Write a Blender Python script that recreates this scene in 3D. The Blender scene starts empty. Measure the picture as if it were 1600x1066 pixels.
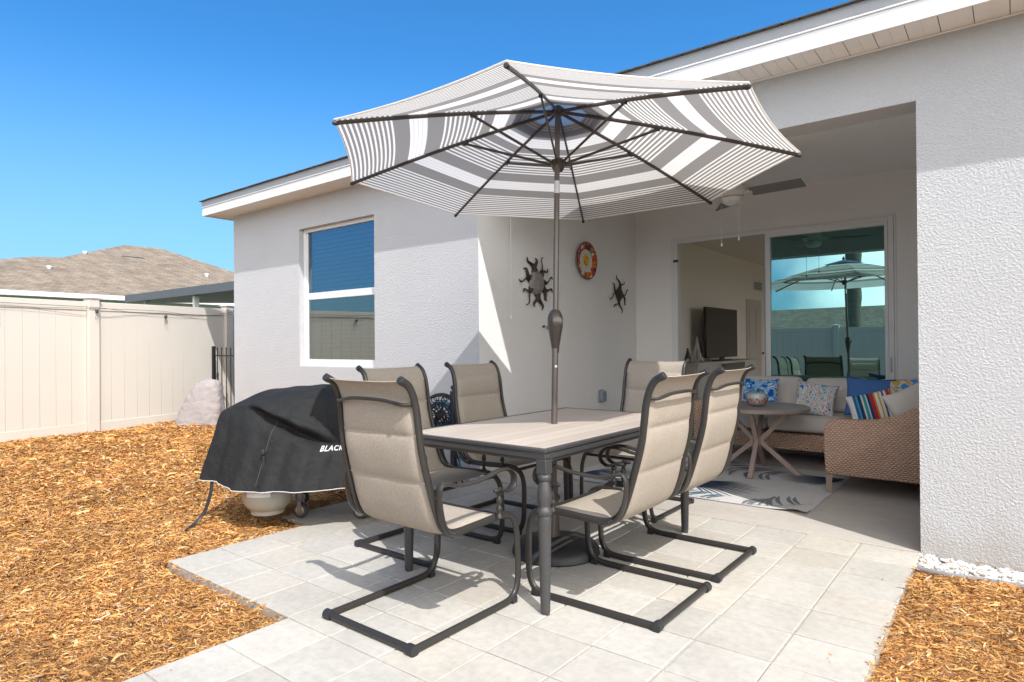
import bpy, bmesh, math, random
import numpy as np
from mathutils import Vector, Matrix
from mathutils.bvhtree import BVHTree
random.seed(7); rng = np.random.default_rng(7)
F = 0.3048                      # everything below is measured in feet and built in metres
PI = math.pi
sc = bpy.context.scene
# ---------------------------------------------------------------- camera
FW = Vector((-0.6214, 0.7835, 0.0045)).normalized()
CAMLOC = Vector((1.413, -14.115, 3.997))
yaw, pit, rol = math.radians(38.421), math.radians(.257), math.radians(-.462)
FW = Vector((-math.sin(yaw)*math.cos(pit), math.cos(yaw)*math.cos(pit), math.sin(pit)))
R0 = Vector((math.cos(yaw), math.sin(yaw), 0)); U0 = R0.cross(FW)
RR = R0*math.cos(rol)+U0*math.sin(rol); UU = -R0*math.sin(rol)+U0*math.cos(rol)
cd = bpy.data.cameras.new('camera'); cam = bpy.data.objects.new('camera', cd); sc.collection.objects.link(cam)
cd.sensor_width = 36; cd.lens = 989.1/1600*36; cd.clip_start = .05; cd.clip_end = 3000
M = Matrix((RR, UU, -FW)).transposed().to_4x4(); M.translation = CAMLOC*F; cam.matrix_world = M
sc.camera = cam
# ---------------------------------------------------------------- sky and sun
SUN = Vector((1.85, -1.0, 2.67)).normalized()
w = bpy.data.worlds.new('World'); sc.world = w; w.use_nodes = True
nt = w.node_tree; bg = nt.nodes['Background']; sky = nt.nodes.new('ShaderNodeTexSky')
sky.sky_type = 'NISHITA'; sky.sun_disc = False
sky.sun_elevation = math.asin(SUN.z); sky.sun_rotation = math.atan2(SUN.x, SUN.y)
sky.air_density = 1.0; sky.dust_density = 0.3; sky.ozone_density = 3.0; sky.altitude = 0
WN, WL = nt.nodes, nt.links
tint = WN.new('ShaderNodeVectorMath'); tint.operation = 'MULTIPLY'; tint.inputs[1].default_value = (.265, .735, 1.05); WL.new(sky.outputs[0], tint.inputs[0])
# bright cloud added round the sun as porch fill light; the door mirrors some
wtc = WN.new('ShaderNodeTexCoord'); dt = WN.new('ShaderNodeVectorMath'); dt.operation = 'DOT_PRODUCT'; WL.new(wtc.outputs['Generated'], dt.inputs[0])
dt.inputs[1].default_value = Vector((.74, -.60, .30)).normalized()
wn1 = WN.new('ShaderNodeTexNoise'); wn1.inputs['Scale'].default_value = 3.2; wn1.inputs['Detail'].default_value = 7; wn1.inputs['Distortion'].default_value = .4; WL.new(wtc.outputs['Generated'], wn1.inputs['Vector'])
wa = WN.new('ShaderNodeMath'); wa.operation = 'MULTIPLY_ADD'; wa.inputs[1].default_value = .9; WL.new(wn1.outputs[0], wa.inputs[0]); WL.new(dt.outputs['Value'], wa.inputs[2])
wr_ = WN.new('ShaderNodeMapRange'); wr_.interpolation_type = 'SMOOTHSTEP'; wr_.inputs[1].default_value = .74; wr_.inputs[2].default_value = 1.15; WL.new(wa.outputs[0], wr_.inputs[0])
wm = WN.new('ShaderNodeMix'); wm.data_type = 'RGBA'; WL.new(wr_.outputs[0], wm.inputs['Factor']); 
wz = WN.new('ShaderNodeSeparateXYZ'); WL.new(wtc.outputs['Generated'], wz.inputs[0])      # pale haze towards the horizon
wh = WN.new('ShaderNodeMapRange'); wh.interpolation_type = 'SMOOTHSTEP'; wh.inputs[1].default_value = .42; wh.inputs[2].default_value = 0; wh.inputs[3].default_value = 0; wh.inputs[4].default_value = .8; WL.new(wz.outputs[2], wh.inputs[0])
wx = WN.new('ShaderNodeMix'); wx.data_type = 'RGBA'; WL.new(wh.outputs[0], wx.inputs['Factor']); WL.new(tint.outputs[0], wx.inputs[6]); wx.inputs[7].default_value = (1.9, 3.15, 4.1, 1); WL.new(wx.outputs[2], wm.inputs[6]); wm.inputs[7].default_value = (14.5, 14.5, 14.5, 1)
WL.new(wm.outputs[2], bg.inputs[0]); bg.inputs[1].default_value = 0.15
sl = bpy.data.lights.new('sun', 'SUN'); so = bpy.data.objects.new('sun', sl); sc.collection.objects.link(so)
sl.energy = 3.5; sl.angle = math.radians(.53); sl.color = (1, .975, .94)
so.rotation_euler = SUN.to_track_quat('Z', 'Y').to_euler()
sc.view_settings.view_transform = 'Standard'; sc.view_settings.look = 'None'; sc.view_settings.gamma = 1
sc.view_settings.exposure = 0.52
try: sc.cycles.max_bounces = 12; sc.cycles.diffuse_bounces = 8; sc.cycles.sample_clamp_indirect = 6; sc.cycles.use_denoising = True
except Exception: pass

# ---------------------------------------------------------------- materials
MATS = {}
def mat(name, col=(.5,.5,.5), rough=.6, metal=0, spec=.5, var=0, vscale=8, bump=0, bscale=40, bdist=.004, stretch=None,
        attr=None, transl=0, coat=0, detail=4, var2=0, v2scale=1.5):
    m = bpy.data.materials.new(name); m.use_nodes = True; t = m.node_tree; N = t.nodes; L = t.links
    b = N['Principled BSDF']; MATS[name] = m
    b.inputs['Roughness'].default_value = rough; b.inputs['Metallic'].default_value = metal
    b.inputs['Specular IOR Level'].default_value = spec; b.inputs['Coat Weight'].default_value = coat
    tc = N.new('ShaderNodeTexCoord'); vec = tc.outputs['Object']
    if stretch:
        mp = N.new('ShaderNodeMapping'); mp.inputs['Scale'].default_value = stretch; L.new(vec, mp.inputs[0]); vec = mp.outputs[0]
    if attr:
        a = N.new('ShaderNodeAttribute'); a.attribute_name = attr; c = a.outputs['Color']
    else:
        r = N.new('ShaderNodeRGB'); r.outputs[0].default_value = (*col, 1); c = r.outputs[0]
    for amt, s in ((var, vscale), (var2, v2scale)):
        if amt:
            n = N.new('ShaderNodeTexNoise'); n.inputs['Scale'].default_value = s; n.inputs['Detail'].default_value = detail
            n.inputs['Roughness'].default_value = .6; L.new(vec, n.inputs['Vector'])
            mr = N.new('ShaderNodeMapRange'); mr.inputs[1].default_value = .25; mr.inputs[2].default_value = .75
            mr.inputs[3].default_value = 1-amt; mr.inputs[4].default_value = 1+amt; L.new(n.outputs[0], mr.inputs[0])
            mx = N.new('ShaderNodeVectorMath'); mx.operation = 'SCALE'; L.new(c, mx.inputs[0]); L.new(mr.outputs[0], mx.inputs['Scale']); c = mx.outputs[0]
    L.new(c, b.inputs['Base Color'])
    if bump:
        n = N.new('ShaderNodeTexNoise'); n.inputs['Scale'].default_value = bscale; n.inputs['Detail'].default_value = 5; L.new(vec, n.inputs['Vector'])
        bp = N.new('ShaderNodeBump'); bp.inputs['Strength'].default_value = bump; bp.inputs['Distance'].default_value = bdist
        L.new(n.outputs[0], bp.inputs['Height']); L.new(bp.outputs[0], b.inputs['Normal'])
    if transl:
        tr = N.new('ShaderNodeBsdfTranslucent'); L.new(c, tr.inputs[0]); ms = N.new('ShaderNodeMixShader'); ms.inputs[0].default_value = transl
        L.new(b.outputs[0], ms.inputs[1]); L.new(tr.outputs[0], ms.inputs[2]); L.new(ms.outputs[0], N['Material Output'].inputs[0])
    return m
def nodes(m): return m.node_tree.nodes, m.node_tree.links, m.node_tree.nodes['Principled BSDF']

def stucco(name, col, strength, scale, dist):
    m = mat(name, col, .9, spec=.2, var=.035, vscale=60, var2=.03, v2scale=1.2); N, L, b = nodes(m)
    tc = N.new('ShaderNodeTexCoord')
    n = N.new('ShaderNodeTexNoise'); n.inputs['Scale'].default_value = scale; n.inputs['Detail'].default_value = 3; n.inputs['Roughness'].default_value = .55
    n.inputs['Distortion'].default_value = .6; L.new(tc.outputs['Object'], n.inputs['Vector'])
    cr = N.new('ShaderNodeValToRGB'); cr.color_ramp.elements[0].position = .40; cr.color_ramp.elements[1].position = .62; L.new(n.outputs[0], cr.inputs[0])
    n2 = N.new('ShaderNodeTexNoise'); n2.inputs['Scale'].default_value = scale*3.5; n2.inputs['Detail'].default_value = 4; L.new(tc.outputs['Object'], n2.inputs['Vector'])
    ad = N.new('ShaderNodeMath'); ad.operation = 'MULTIPLY_ADD'; ad.inputs[1].default_value = .3; L.new(n2.outputs[0], ad.inputs[0]); L.new(cr.outputs[0], ad.inputs[2])
    sp = N.new('ShaderNodeSeparateXYZ'); L.new(tc.outputs['Object'], sp.inputs[0]); n3 = N.new('ShaderNodeTexNoise'); n3.inputs['Scale'].default_value = 5; n3.inputs['Detail'].default_value = 6; L.new(tc.outputs['Object'], n3.inputs['Vector'])
    zz = N.new('ShaderNodeMath'); zz.operation = 'MULTIPLY_ADD'; zz.inputs[1].default_value = -.45; L.new(n3.outputs[0], zz.inputs[0]); L.new(sp.outputs[2], zz.inputs[2])
    md = N.new('ShaderNodeMapRange'); md.inputs[1].default_value = -.24; md.inputs[2].default_value = .02; md.inputs[3].default_value = .55; md.inputs[4].default_value = 0; L.new(zz.outputs[0], md.inputs[0])
    src = b.inputs['Base Color'].links[0].from_socket; mdx = N.new('ShaderNodeMix'); mdx.data_type = 'RGBA'; L.new(md.outputs[0], mdx.inputs['Factor']); L.new(src, mdx.inputs[6]); mdx.inputs[7].default_value = (.36,.31,.26,1); L.new(mdx.outputs[2], b.inputs['Base Color'])
    bp = N.new('ShaderNodeBump'); bp.inputs['Strength'].default_value = strength; bp.inputs['Distance'].default_value = dist
    L.new(ad.outputs[0], bp.inputs['Height']); L.new(bp.outputs[0], b.inputs['Normal']); return m
stucco('stucco', (.485,.490,.500), .55, 78, .005)
stucco('stucco_smooth', (.77,.755,.735), .35, 70, .003)
mat('white_vinyl', (.68,.68,.67), .45, var=.02, vscale=5)
mat('trim_white', (.74,.74,.74), .5, var=.02, vscale=3)
mat('shingle_dark', (.085,.082,.08), .95, var=.3, vscale=20)
mat('drip_grey', (.36,.365,.38), .5, var=.04, vscale=4)
mat('soffit', (.76,.73,.70), .6, var=.03, vscale=6)
mat('soffit_dark', (.10,.09,.08), .9)
mat('ceiling_paint', (.84,.83,.81), .9, var=.02, vscale=30, bump=.15, bscale=90, bdist=.002)
mat('interior_paint', (.80,.74,.67), .9, var=.02)
mat('interior_floor', (.42,.38,.33), .4, var=.1, vscale=6)
mat('metal', (.042,.039,.036), .38, metal=.35, var=.10, vscale=90, bump=.12, bscale=260, bdist=.0006)
mat('metal_table', (.072,.071,.072), .42, metal=.35, var=.10, vscale=70, bump=.2, bscale=180, bdist=.001)
mat('bronze', (.075,.062,.053), .4, metal=.4, var=.06, vscale=30)
mat('bronze_pole', (.13,.11,.095), .35, metal=.5, var=.05, vscale=30)
mat('black_plastic', (.022,.022,.024), .5, var=.1, vscale=20)
mat('black_iron', (.018,.017,.018), .45, metal=.3, var=.2, vscale=30)
mat('silver', (.62,.62,.62), .3, metal=.9)
mat('steel', (.34,.35,.36), .4, metal=.6, var=.08)
mat('rubber_grey', (.06,.06,.065), .7)
mat('fence', (.55,.515,.46), .45, var=.02, vscale=2)
mat('concrete', (.40,.365,.325), .9, var=.08, vscale=14, var2=.08, v2scale=2, bump=.3, bscale=120, bdist=.002, stretch=(1,2.2,1))
mat('paver', (.6,.58,.55), .92, spec=.2, attr='tone', var=.12, vscale=26, var2=.13, v2scale=2.2, bump=.6, bscale=150, bdist=.002, detail=8)
mat('joint_sand', (.36,.33,.28), .95, var=.25, vscale=60)
mat('mulch_soil', (.33,.165,.06), .95, var=.5, vscale=55, bump=.9, bscale=90, bdist=.01, stretch=(1,1.4,1))
mat('mulch_chip', rough=.85, attr='tone', spec=.15)
mat('pebble', rough=.75, attr='tone', spec=.3)
mat('edging', (.26,.26,.28), .6, var=.08, vscale=30)
mat('grass_far', (.06,.09,.03), .95, var=.3, vscale=3)
mat('rock', (.30,.27,.27), .85, var=.12, vscale=7, var2=.1, v2scale=2, bump=.5, bscale=30, bdist=.01)
mat('cover_cloth', (.0135,.0138,.014), .78, spec=.3, var=.25, vscale=12, bump=1.0, bscale=11, bdist=.018)
mat('piping_white', (.50,.50,.50), .6)
mat('tank', (.36,.345,.295), .42, var=.05, vscale=8, coat=.3)
mat('label_blue', (.05,.05,.22), .5)
mat('hose_blue', (.03,.22,.42), .45)
mat('navy_post', (.03,.035,.05), .45, metal=.2)
mat('canopy_grey', (.27,.258,.248), .9, spec=.1, transl=.5, var=.03, vscale=200)
mat('canopy_white', (.84,.815,.78), .9, spec=.1, transl=.5, var=.02, vscale=200)
mat('canopy_pale', (.70,.70,.71), .9, spec=.1, transl=.5)
mat('canopy_tan', (.50,.44,.38), .9, spec=.1, transl=.5)
mat('canopy_navy', (.13,.20,.33), .9, spec=.1, transl=.45)
mat('cushion', (.60,.56,.52), .95, spec=.1, var=.05, vscale=120, bump=.3, bscale=350, bdist=.001)
mat('fan_white', (.72,.71,.69), .45)
mat('fan_blade', (.20,.20,.195), .6)
mat('brown_wood', (.36,.265,.225), .5, var=.12, vscale=6, stretch=(6,6,1))
mat('table_top_brown', (.27,.225,.20), .45, var=.08, vscale=10)
mat('tv_black', (.012,.011,.011), .12)
mat('console_paint', (.52,.49,.44), .6)
mat('dark_grey', (.05,.05,.052), .6, var=.1)
mat('patio_cover', (.10,.105,.115), .6, var=.05)
mat('gutter', (.75,.76,.77), .4)
mat('wire', (.012,.012,.012), .5)
mat('utility_grey', (.22,.26,.31), .5)
mat('pipe_red', (.28,.12,.10), .5)
mat('rug_base', (.50,.49,.475), .95, spec=.1, var=.10, vscale=90, bump=.4, bscale=400, bdist=.001)
mat('rug_navy', (.045,.065,.10), .95, spec=.1, var=.15, vscale=90)
mat('rug_grey', (.17,.18,.20), .95, spec=.1, var=.15, vscale=90)
mat('rug_teal', (.12,.20,.26), .95, spec=.1, var=.15, vscale=90)
mat('palm_bark', (.16,.14,.11), .95, var=.35, vscale=10, bump=.8, bscale=18, bdist=.03, stretch=(1,1,3))
mat('palm_leaf', (.06,.09,.03), .7, var=.25, vscale=5)
mat('blind', (.88,.89,.89), .6)
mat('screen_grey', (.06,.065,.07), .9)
mat('nozzle', (.4,.4,.42), .4, metal=.5)
mat('sun_rust', (.055,.038,.030), .6, metal=.4, var=.25, vscale=40)
mat('sun_face', (.28,.26,.24), .55, metal=.3, var=.3, vscale=45, bump=.8, bscale=35, bdist=.01)
mat('plate_rim', (.03,.03,.04), .3, coat=.6)
mat('gold_bowl', (.62,.60,.57), .5)
mat('red_mark', (.45,.08,.06), .5)
mat('purple_mark', (.22,.05,.28), .5)
mat('pil_blue', (.075,.17,.40), .95, spec=.1, var=.06, vscale=120)
mat('pil_cream', (.66,.60,.53), .95, spec=.1, var=.04, vscale=100)
mat('door_paint', (.55,.52,.47), .5)

def ramp_mat(name, kind, cols, scale, rough=.9, dist=2., const=True):
    m = mat(name, (.5,.5,.5), rough, spec=.1); N, L, b = nodes(m)
    tc = N.new('ShaderNodeTexCoord'); cr = N.new('ShaderNodeValToRGB')
    if const: cr.color_ramp.interpolation = 'CONSTANT'
    el = cr.color_ramp.elements
    while len(el) > 1: el.remove(el[-1])
    el[0].position = cols[0][0]; el[0].color = (*cols[0][1], 1)
    for p, c in cols[1:]:
        e = el.new(p); e.color = (*c, 1)
    if kind == 'noise':
        t = N.new('ShaderNodeTexNoise'); t.inputs['Scale'].default_value = scale; t.inputs['Detail'].default_value = 1.2; t.inputs['Distortion'].default_value = dist
        L.new(tc.outputs['Object'], t.inputs['Vector']); L.new(t.outputs[0], cr.inputs[0])
    elif kind == 'voronoi':
        t = N.new('ShaderNodeTexVoronoi'); t.inputs['Scale'].default_value = scale; L.new(tc.outputs['Object'], t.inputs['Vector'])
        s = N.new('ShaderNodeSeparateColor'); L.new(t.outputs['Color'], s.inputs[0]); L.new(s.outputs[0], cr.inputs[0])
    elif kind == 'x':
        s = N.new('ShaderNodeSeparateXYZ'); L.new(tc.outputs['Object'], s.inputs[0]); mr = N.new('ShaderNodeMapRange')
        mr.inputs[1].default_value = -scale; mr.inputs[2].default_value = scale; L.new(s.outputs[0], mr.inputs[0]); L.new(mr.outputs[0], cr.inputs[0])
    L.new(cr.outputs[0], b.inputs['Base Color']); return m
W_=(.68,.66,.62)
ramp_mat('pil_floral_blue', 'noise', [(0,(.02,.10,.42)),(.40,(.10,.38,.65)),(.48,(.45,.62,.72)),(.56,(.05,.20,.55)),(.62,(.65,.65,.66)),(.68,(.50,.25,.22))], 9)
ramp_mat('pil_tropical', 'noise', [(0,(.06,.12,.38)),(.36,(.30,.50,.55)),(.43,W_),(.50,(.50,.62,.64)),(.55,(.60,.16,.12)),(.60,W_),(.66,(.62,.42,.12))], 14, dist=3)
ramp_mat('pil_yellow', 'noise', [(0,(.10,.28,.55)),(.40,(.62,.58,.50)),(.50,(.65,.38,.08)),(.62,(.60,.56,.48))], 6)
ramp_mat('pil_stripe', 'x', [(0,(.72,.70,.66)),(.16,(.03,.12,.30)),(.22,(.08,.30,.42)),(.26,(.02,.05,.10)),(.33,(.62,.62,.60)),(.37,(.03,.30,.30)),(.43,(.60,.62,.60)),(.46,(.02,.05,.16)),(.52,(.45,.04,.03)),(.60,(.60,.20,.04)),(.64,(.72,.70,.66)),(.70,(.62,.40,.06)),(.74,(.70,.68,.62)),(.79,(.04,.07,.18)),(.83,(.70,.66,.62)),(.88,(.50,.05,.04)),(.96,(.60,.40,.34))], .175)
ramp_mat('plate_paint', 'voronoi', [(0,(.50,.05,.02)),(.25,(.62,.20,.02)),(.45,(.08,.05,.10)),(.55,(.66,.60,.50)),(.68,(.16,.28,.08)),(.8,(.60,.08,.03))], 24, rough=.25)
ramp_mat('plate_sun', 'voronoi', [(0,(.70,.42,.02)),(.6,(.62,.28,.02)),(.85,(.35,.30,.05))], 30, rough=.25)

def sling_mat():
    m = mat('sling', (.40,.355,.30), .85, spec=.15, transl=.12); N, L, b = nodes(m)
    tc = N.new('ShaderNodeTexCoord'); outs = []
    for s in ((90,1100,90),(1100,90,1100)):
        mp = N.new('ShaderNodeMapping'); mp.inputs['Scale'].default_value = s; L.new(tc.outputs['Object'], mp.inputs[0])
        n = N.new('ShaderNodeTexNoise'); n.inputs['Scale'].default_value = 1; n.inputs['Detail'].default_value = 2; L.new(mp.outputs[0], n.inputs['Vector']); outs.append(n.outputs[0])
    a = N.new('ShaderNodeMath'); a.operation = 'ADD'; L.new(outs[0], a.inputs[0]); L.new(outs[1], a.inputs[1])
    mr = N.new('ShaderNodeMapRange'); mr.inputs[1].default_value = .6; mr.inputs[2].default_value = 1.4; L.new(a.outputs[0], mr.inputs[0])
    mx = N.new('ShaderNodeMix'); mx.data_type = 'RGBA'; L.new(mr.outputs[0], mx.inputs['Factor'])
    mx.inputs[6].default_value = (.25,.21,.17,1); mx.inputs[7].default_value = (.53,.47,.395,1)
    L.new(mx.outputs[2], b.inputs['Base Color'])
    for n in N:
        if n.type == 'BSDF_TRANSLUCENT': L.new(mx.outputs[2], n.inputs[0])
    bp = N.new('ShaderNodeBump'); bp.inputs['Strength'].default_value = .4; bp.inputs['Distance'].default_value = .0008; L.new(a.outputs[0], bp.inputs['Height']); L.new(bp.outputs[0], b.inputs['Normal'])
sling_mat()
def wicker():
    m = mat('wicker', (.33,.20,.13), .6, spec=.3); N, L, b = nodes(m)
    tc = N.new('ShaderNodeTexCoord'); s = N.new('ShaderNodeSeparateXYZ'); L.new(tc.outputs['Object'], s.inputs[0])
    xy = N.new('ShaderNodeMath'); xy.operation = 'ADD'; L.new(s.outputs[0], xy.inputs[0]); L.new(s.outputs[1], xy.inputs[1])
    def mth(op, a, bb=None, v=None):
        n = N.new('ShaderNodeMath'); n.operation = op; L.new(a, n.inputs[0])
        if bb is not None: L.new(bb, n.inputs[1])
        if v is not None: n.inputs[1].default_value = v
        return n.outputs[0]
    kx = 2*PI/.030; kz = 2*PI/.015
    sx = mth('SINE', mth('MULTIPLY', xy.outputs[0], v=kx)); sz = mth('SINE', mth('MULTIPLY', s.outputs[2], v=kz/2))
    az = mth('ABSOLUTE', mth('SINE', mth('MULTIPLY', s.outputs[2], v=kz/2)))
    h = mth('ADD', mth('MULTIPLY', sx, sz), mth('MULTIPLY', az, v=1.0))
    mr = N.new('ShaderNodeMapRange'); mr.inputs[1].default_value = -.6; mr.inputs[2].default_value = 1.6; L.new(h, mr.inputs[0])
    nz = N.new('ShaderNodeTexNoise'); nz.inputs['Scale'].default_value = 30; L.new(tc.outputs['Object'], nz.inputs['Vector'])
    mx = N.new('ShaderNodeMix'); mx.data_type = 'RGBA'; L.new(mr.outputs[0], mx.inputs['Factor']); mx.inputs[6].default_value = (.30,.16,.10,1); mx.inputs[7].default_value = (.72,.50,.37,1)
    L.new(mx.outputs[2], b.inputs['Base Color'])
    bp = N.new('ShaderNodeBump'); bp.inputs['Strength'].default_value = .9; bp.inputs['Distance'].default_value = .005; L.new(h, bp.inputs['Height']); L.new(bp.outputs[0], b.inputs['Normal'])
wicker()
def slat_top():
    m = mat('tabletop', (.5,.42,.36), .42, spec=.4); N, L, b = nodes(m)
    tc = N.new('ShaderNodeTexCoord'); s = N.new('ShaderNodeSeparateXYZ'); L.new(tc.outputs['Object'], s.inputs[0])
    fl = N.new('ShaderNodeMath'); fl.operation = 'MULTIPLY'; fl.inputs[1].default_value = 1/.0833; L.new(s.outputs[0], fl.inputs[0])
    fr = N.new('ShaderNodeMath'); fr.operation = 'FRACT'; L.new(fl.outputs[0], fr.inputs[0])
    ff = N.new('ShaderNodeMath'); ff.operation = 'FLOOR'; L.new(fl.outputs[0], ff.inputs[0])
    wn = N.new('ShaderNodeTexWhiteNoise'); wn.noise_dimensions = '1D'; L.new(ff.outputs[0], wn.inputs['W'])
    mp = N.new('ShaderNodeMapping'); mp.inputs['Scale'].default_value = (60,3,60); L.new(tc.outputs['Object'], mp.inputs[0])
    n = N.new('ShaderNodeTexNoise'); n.inputs['Scale'].default_value = 1; n.inputs['Detail'].default_value = 4; L.new(mp.outputs[0], n.inputs['Vector'])
    a = N.new('ShaderNodeMath'); a.operation = 'MULTIPLY_ADD'; a.inputs[1].default_value = .5; L.new(n.outputs[0], a.inputs[0]); 
    h = N.new('ShaderNodeMath'); h.operation = 'MULTIPLY'; h.inputs[1].default_value = .4; L.new(wn.outputs[0], h.inputs[0]); L.new(h.outputs[0], a.inputs[2])
    mx = N.new('ShaderNodeMix'); mx.data_type = 'RGBA'; L.new(a.outputs[0], mx.inputs['Factor']); mx.inputs[6].default_value = (.36,.30,.255,1); mx.inputs[7].default_value = (.53,.465,.41,1)
    g = N.new('ShaderNodeMath'); g.operation = 'GREATER_THAN'; g.inputs[1].default_value = .06; L.new(fr.outputs[0], g.inputs[0])
    m2 = N.new('ShaderNodeMix'); m2.data_type = 'RGBA'; L.new(g.outputs[0], m2.inputs['Factor']); m2.inputs[6].default_value = (.27,.22,.19,1); L.new(mx.outputs[2], m2.inputs[7])
    L.new(m2.outputs[2], b.inputs['Base Color'])
slat_top()
def shingles():
    m = mat('shingle', (.3,.27,.25), .95, spec=.1); N, L, b = nodes(m)
    tc = N.new('ShaderNodeTexCoord'); mp = N.new('ShaderNodeMapping'); mp.inputs['Scale'].default_value = (1,1,2.4); L.new(tc.outputs['Object'], mp.inputs[0])
    s = N.new('ShaderNodeSeparateXYZ'); L.new(mp.outputs[0], s.inputs[0])
    cb = N.new('ShaderNodeCombineXYZ'); ad = N.new('ShaderNodeMath'); ad.operation = 'ADD'; L.new(s.outputs[0], ad.inputs[0]); L.new(s.outputs[1], ad.inputs[1])
    L.new(ad.outputs[0], cb.inputs[0]); L.new(s.outputs[2], cb.inputs[1])
    br = N.new('ShaderNodeTexBrick'); br.inputs['Scale'].default_value = 1; br.inputs['Brick Width'].default_value = .45; br.inputs['Row Height'].default_value = .16
    br.inputs['Mortar Size'].default_value = .012; br.inputs['Bias'].default_value = 0
    br.inputs['Color1'].default_value = (.34,.275,.21,1); br.inputs['Color2'].default_value = (.26,.21,.165,1); br.inputs['Mortar'].default_value = (.16,.13,.105,1)
    L.new(cb.outputs[0], br.inputs[0])
    n = N.new('ShaderNodeTexNoise'); n.inputs['Scale'].default_value = 2.5; n.inputs['Detail'].default_value = 6; L.new(tc.outputs['Object'], n.inputs['Vector'])
    mx = N.new('ShaderNodeMix'); mx.data_type = 'RGBA'; mx.blend_type = 'MULTIPLY'; mx.inputs['Factor'].default_value = .7; L.new(br.outputs[0], mx.inputs[6]); L.new(n.outputs[0], mx.inputs[7])
    mu = N.new('ShaderNodeVectorMath'); mu.operation = 'SCALE'; mu.inputs['Scale'].default_value = 1.15; L.new(mx.outputs[2], mu.inputs[0]); L.new(mu.outputs[0], b.inputs['Base Color'])
shingles()
def glass(name, tint, refl, fac, rough=.0, see=.8):
    m = bpy.data.materials.new(name); m.use_nodes = True; N = m.node_tree.nodes; L = m.node_tree.links; N.remove(N['Principled BSDF']); MATS[name] = m
    g = N.new('ShaderNodeBsdfGlossy'); g.inputs['Color'].default_value = (*refl, 1); g.inputs['Roughness'].default_value = rough
    t = N.new('ShaderNodeBsdfTransparent'); t.inputs[0].default_value = (*tint, 1)
    lw = N.new('ShaderNodeLayerWeight'); lw.inputs[0].default_value = .5
    pw = N.new('ShaderNodeMath'); pw.operation = 'POWER'; pw.inputs[1].default_value = 3; L.new(lw.outputs['Facing'], pw.inputs[0])
    mr = N.new('ShaderNodeMapRange'); mr.inputs[3].default_value = fac; mr.inputs[4].default_value = 1; L.new(pw.outputs[0], mr.inputs[0])
    ms = N.new('ShaderNodeMixShader'); L.new(mr.outputs[0], ms.inputs[0]); L.new(t.outputs[0], ms.inputs[1]); L.new(g.outputs[0], ms.inputs[2])
    L.new(ms.outputs[0], N['Material Output'].inputs[0])
glass('door_glass', (.16,.30,.27), (.50,.86,.82), .52)
glass('window_glass', (.46,.58,.66), (.36,.50,.62), .36)
glass('window_glass_low', (.38,.42,.42), (.58,.64,.64), .30)
glass('clear_glass', (.93,.95,.95), (.7,.7,.7), .04)

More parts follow.
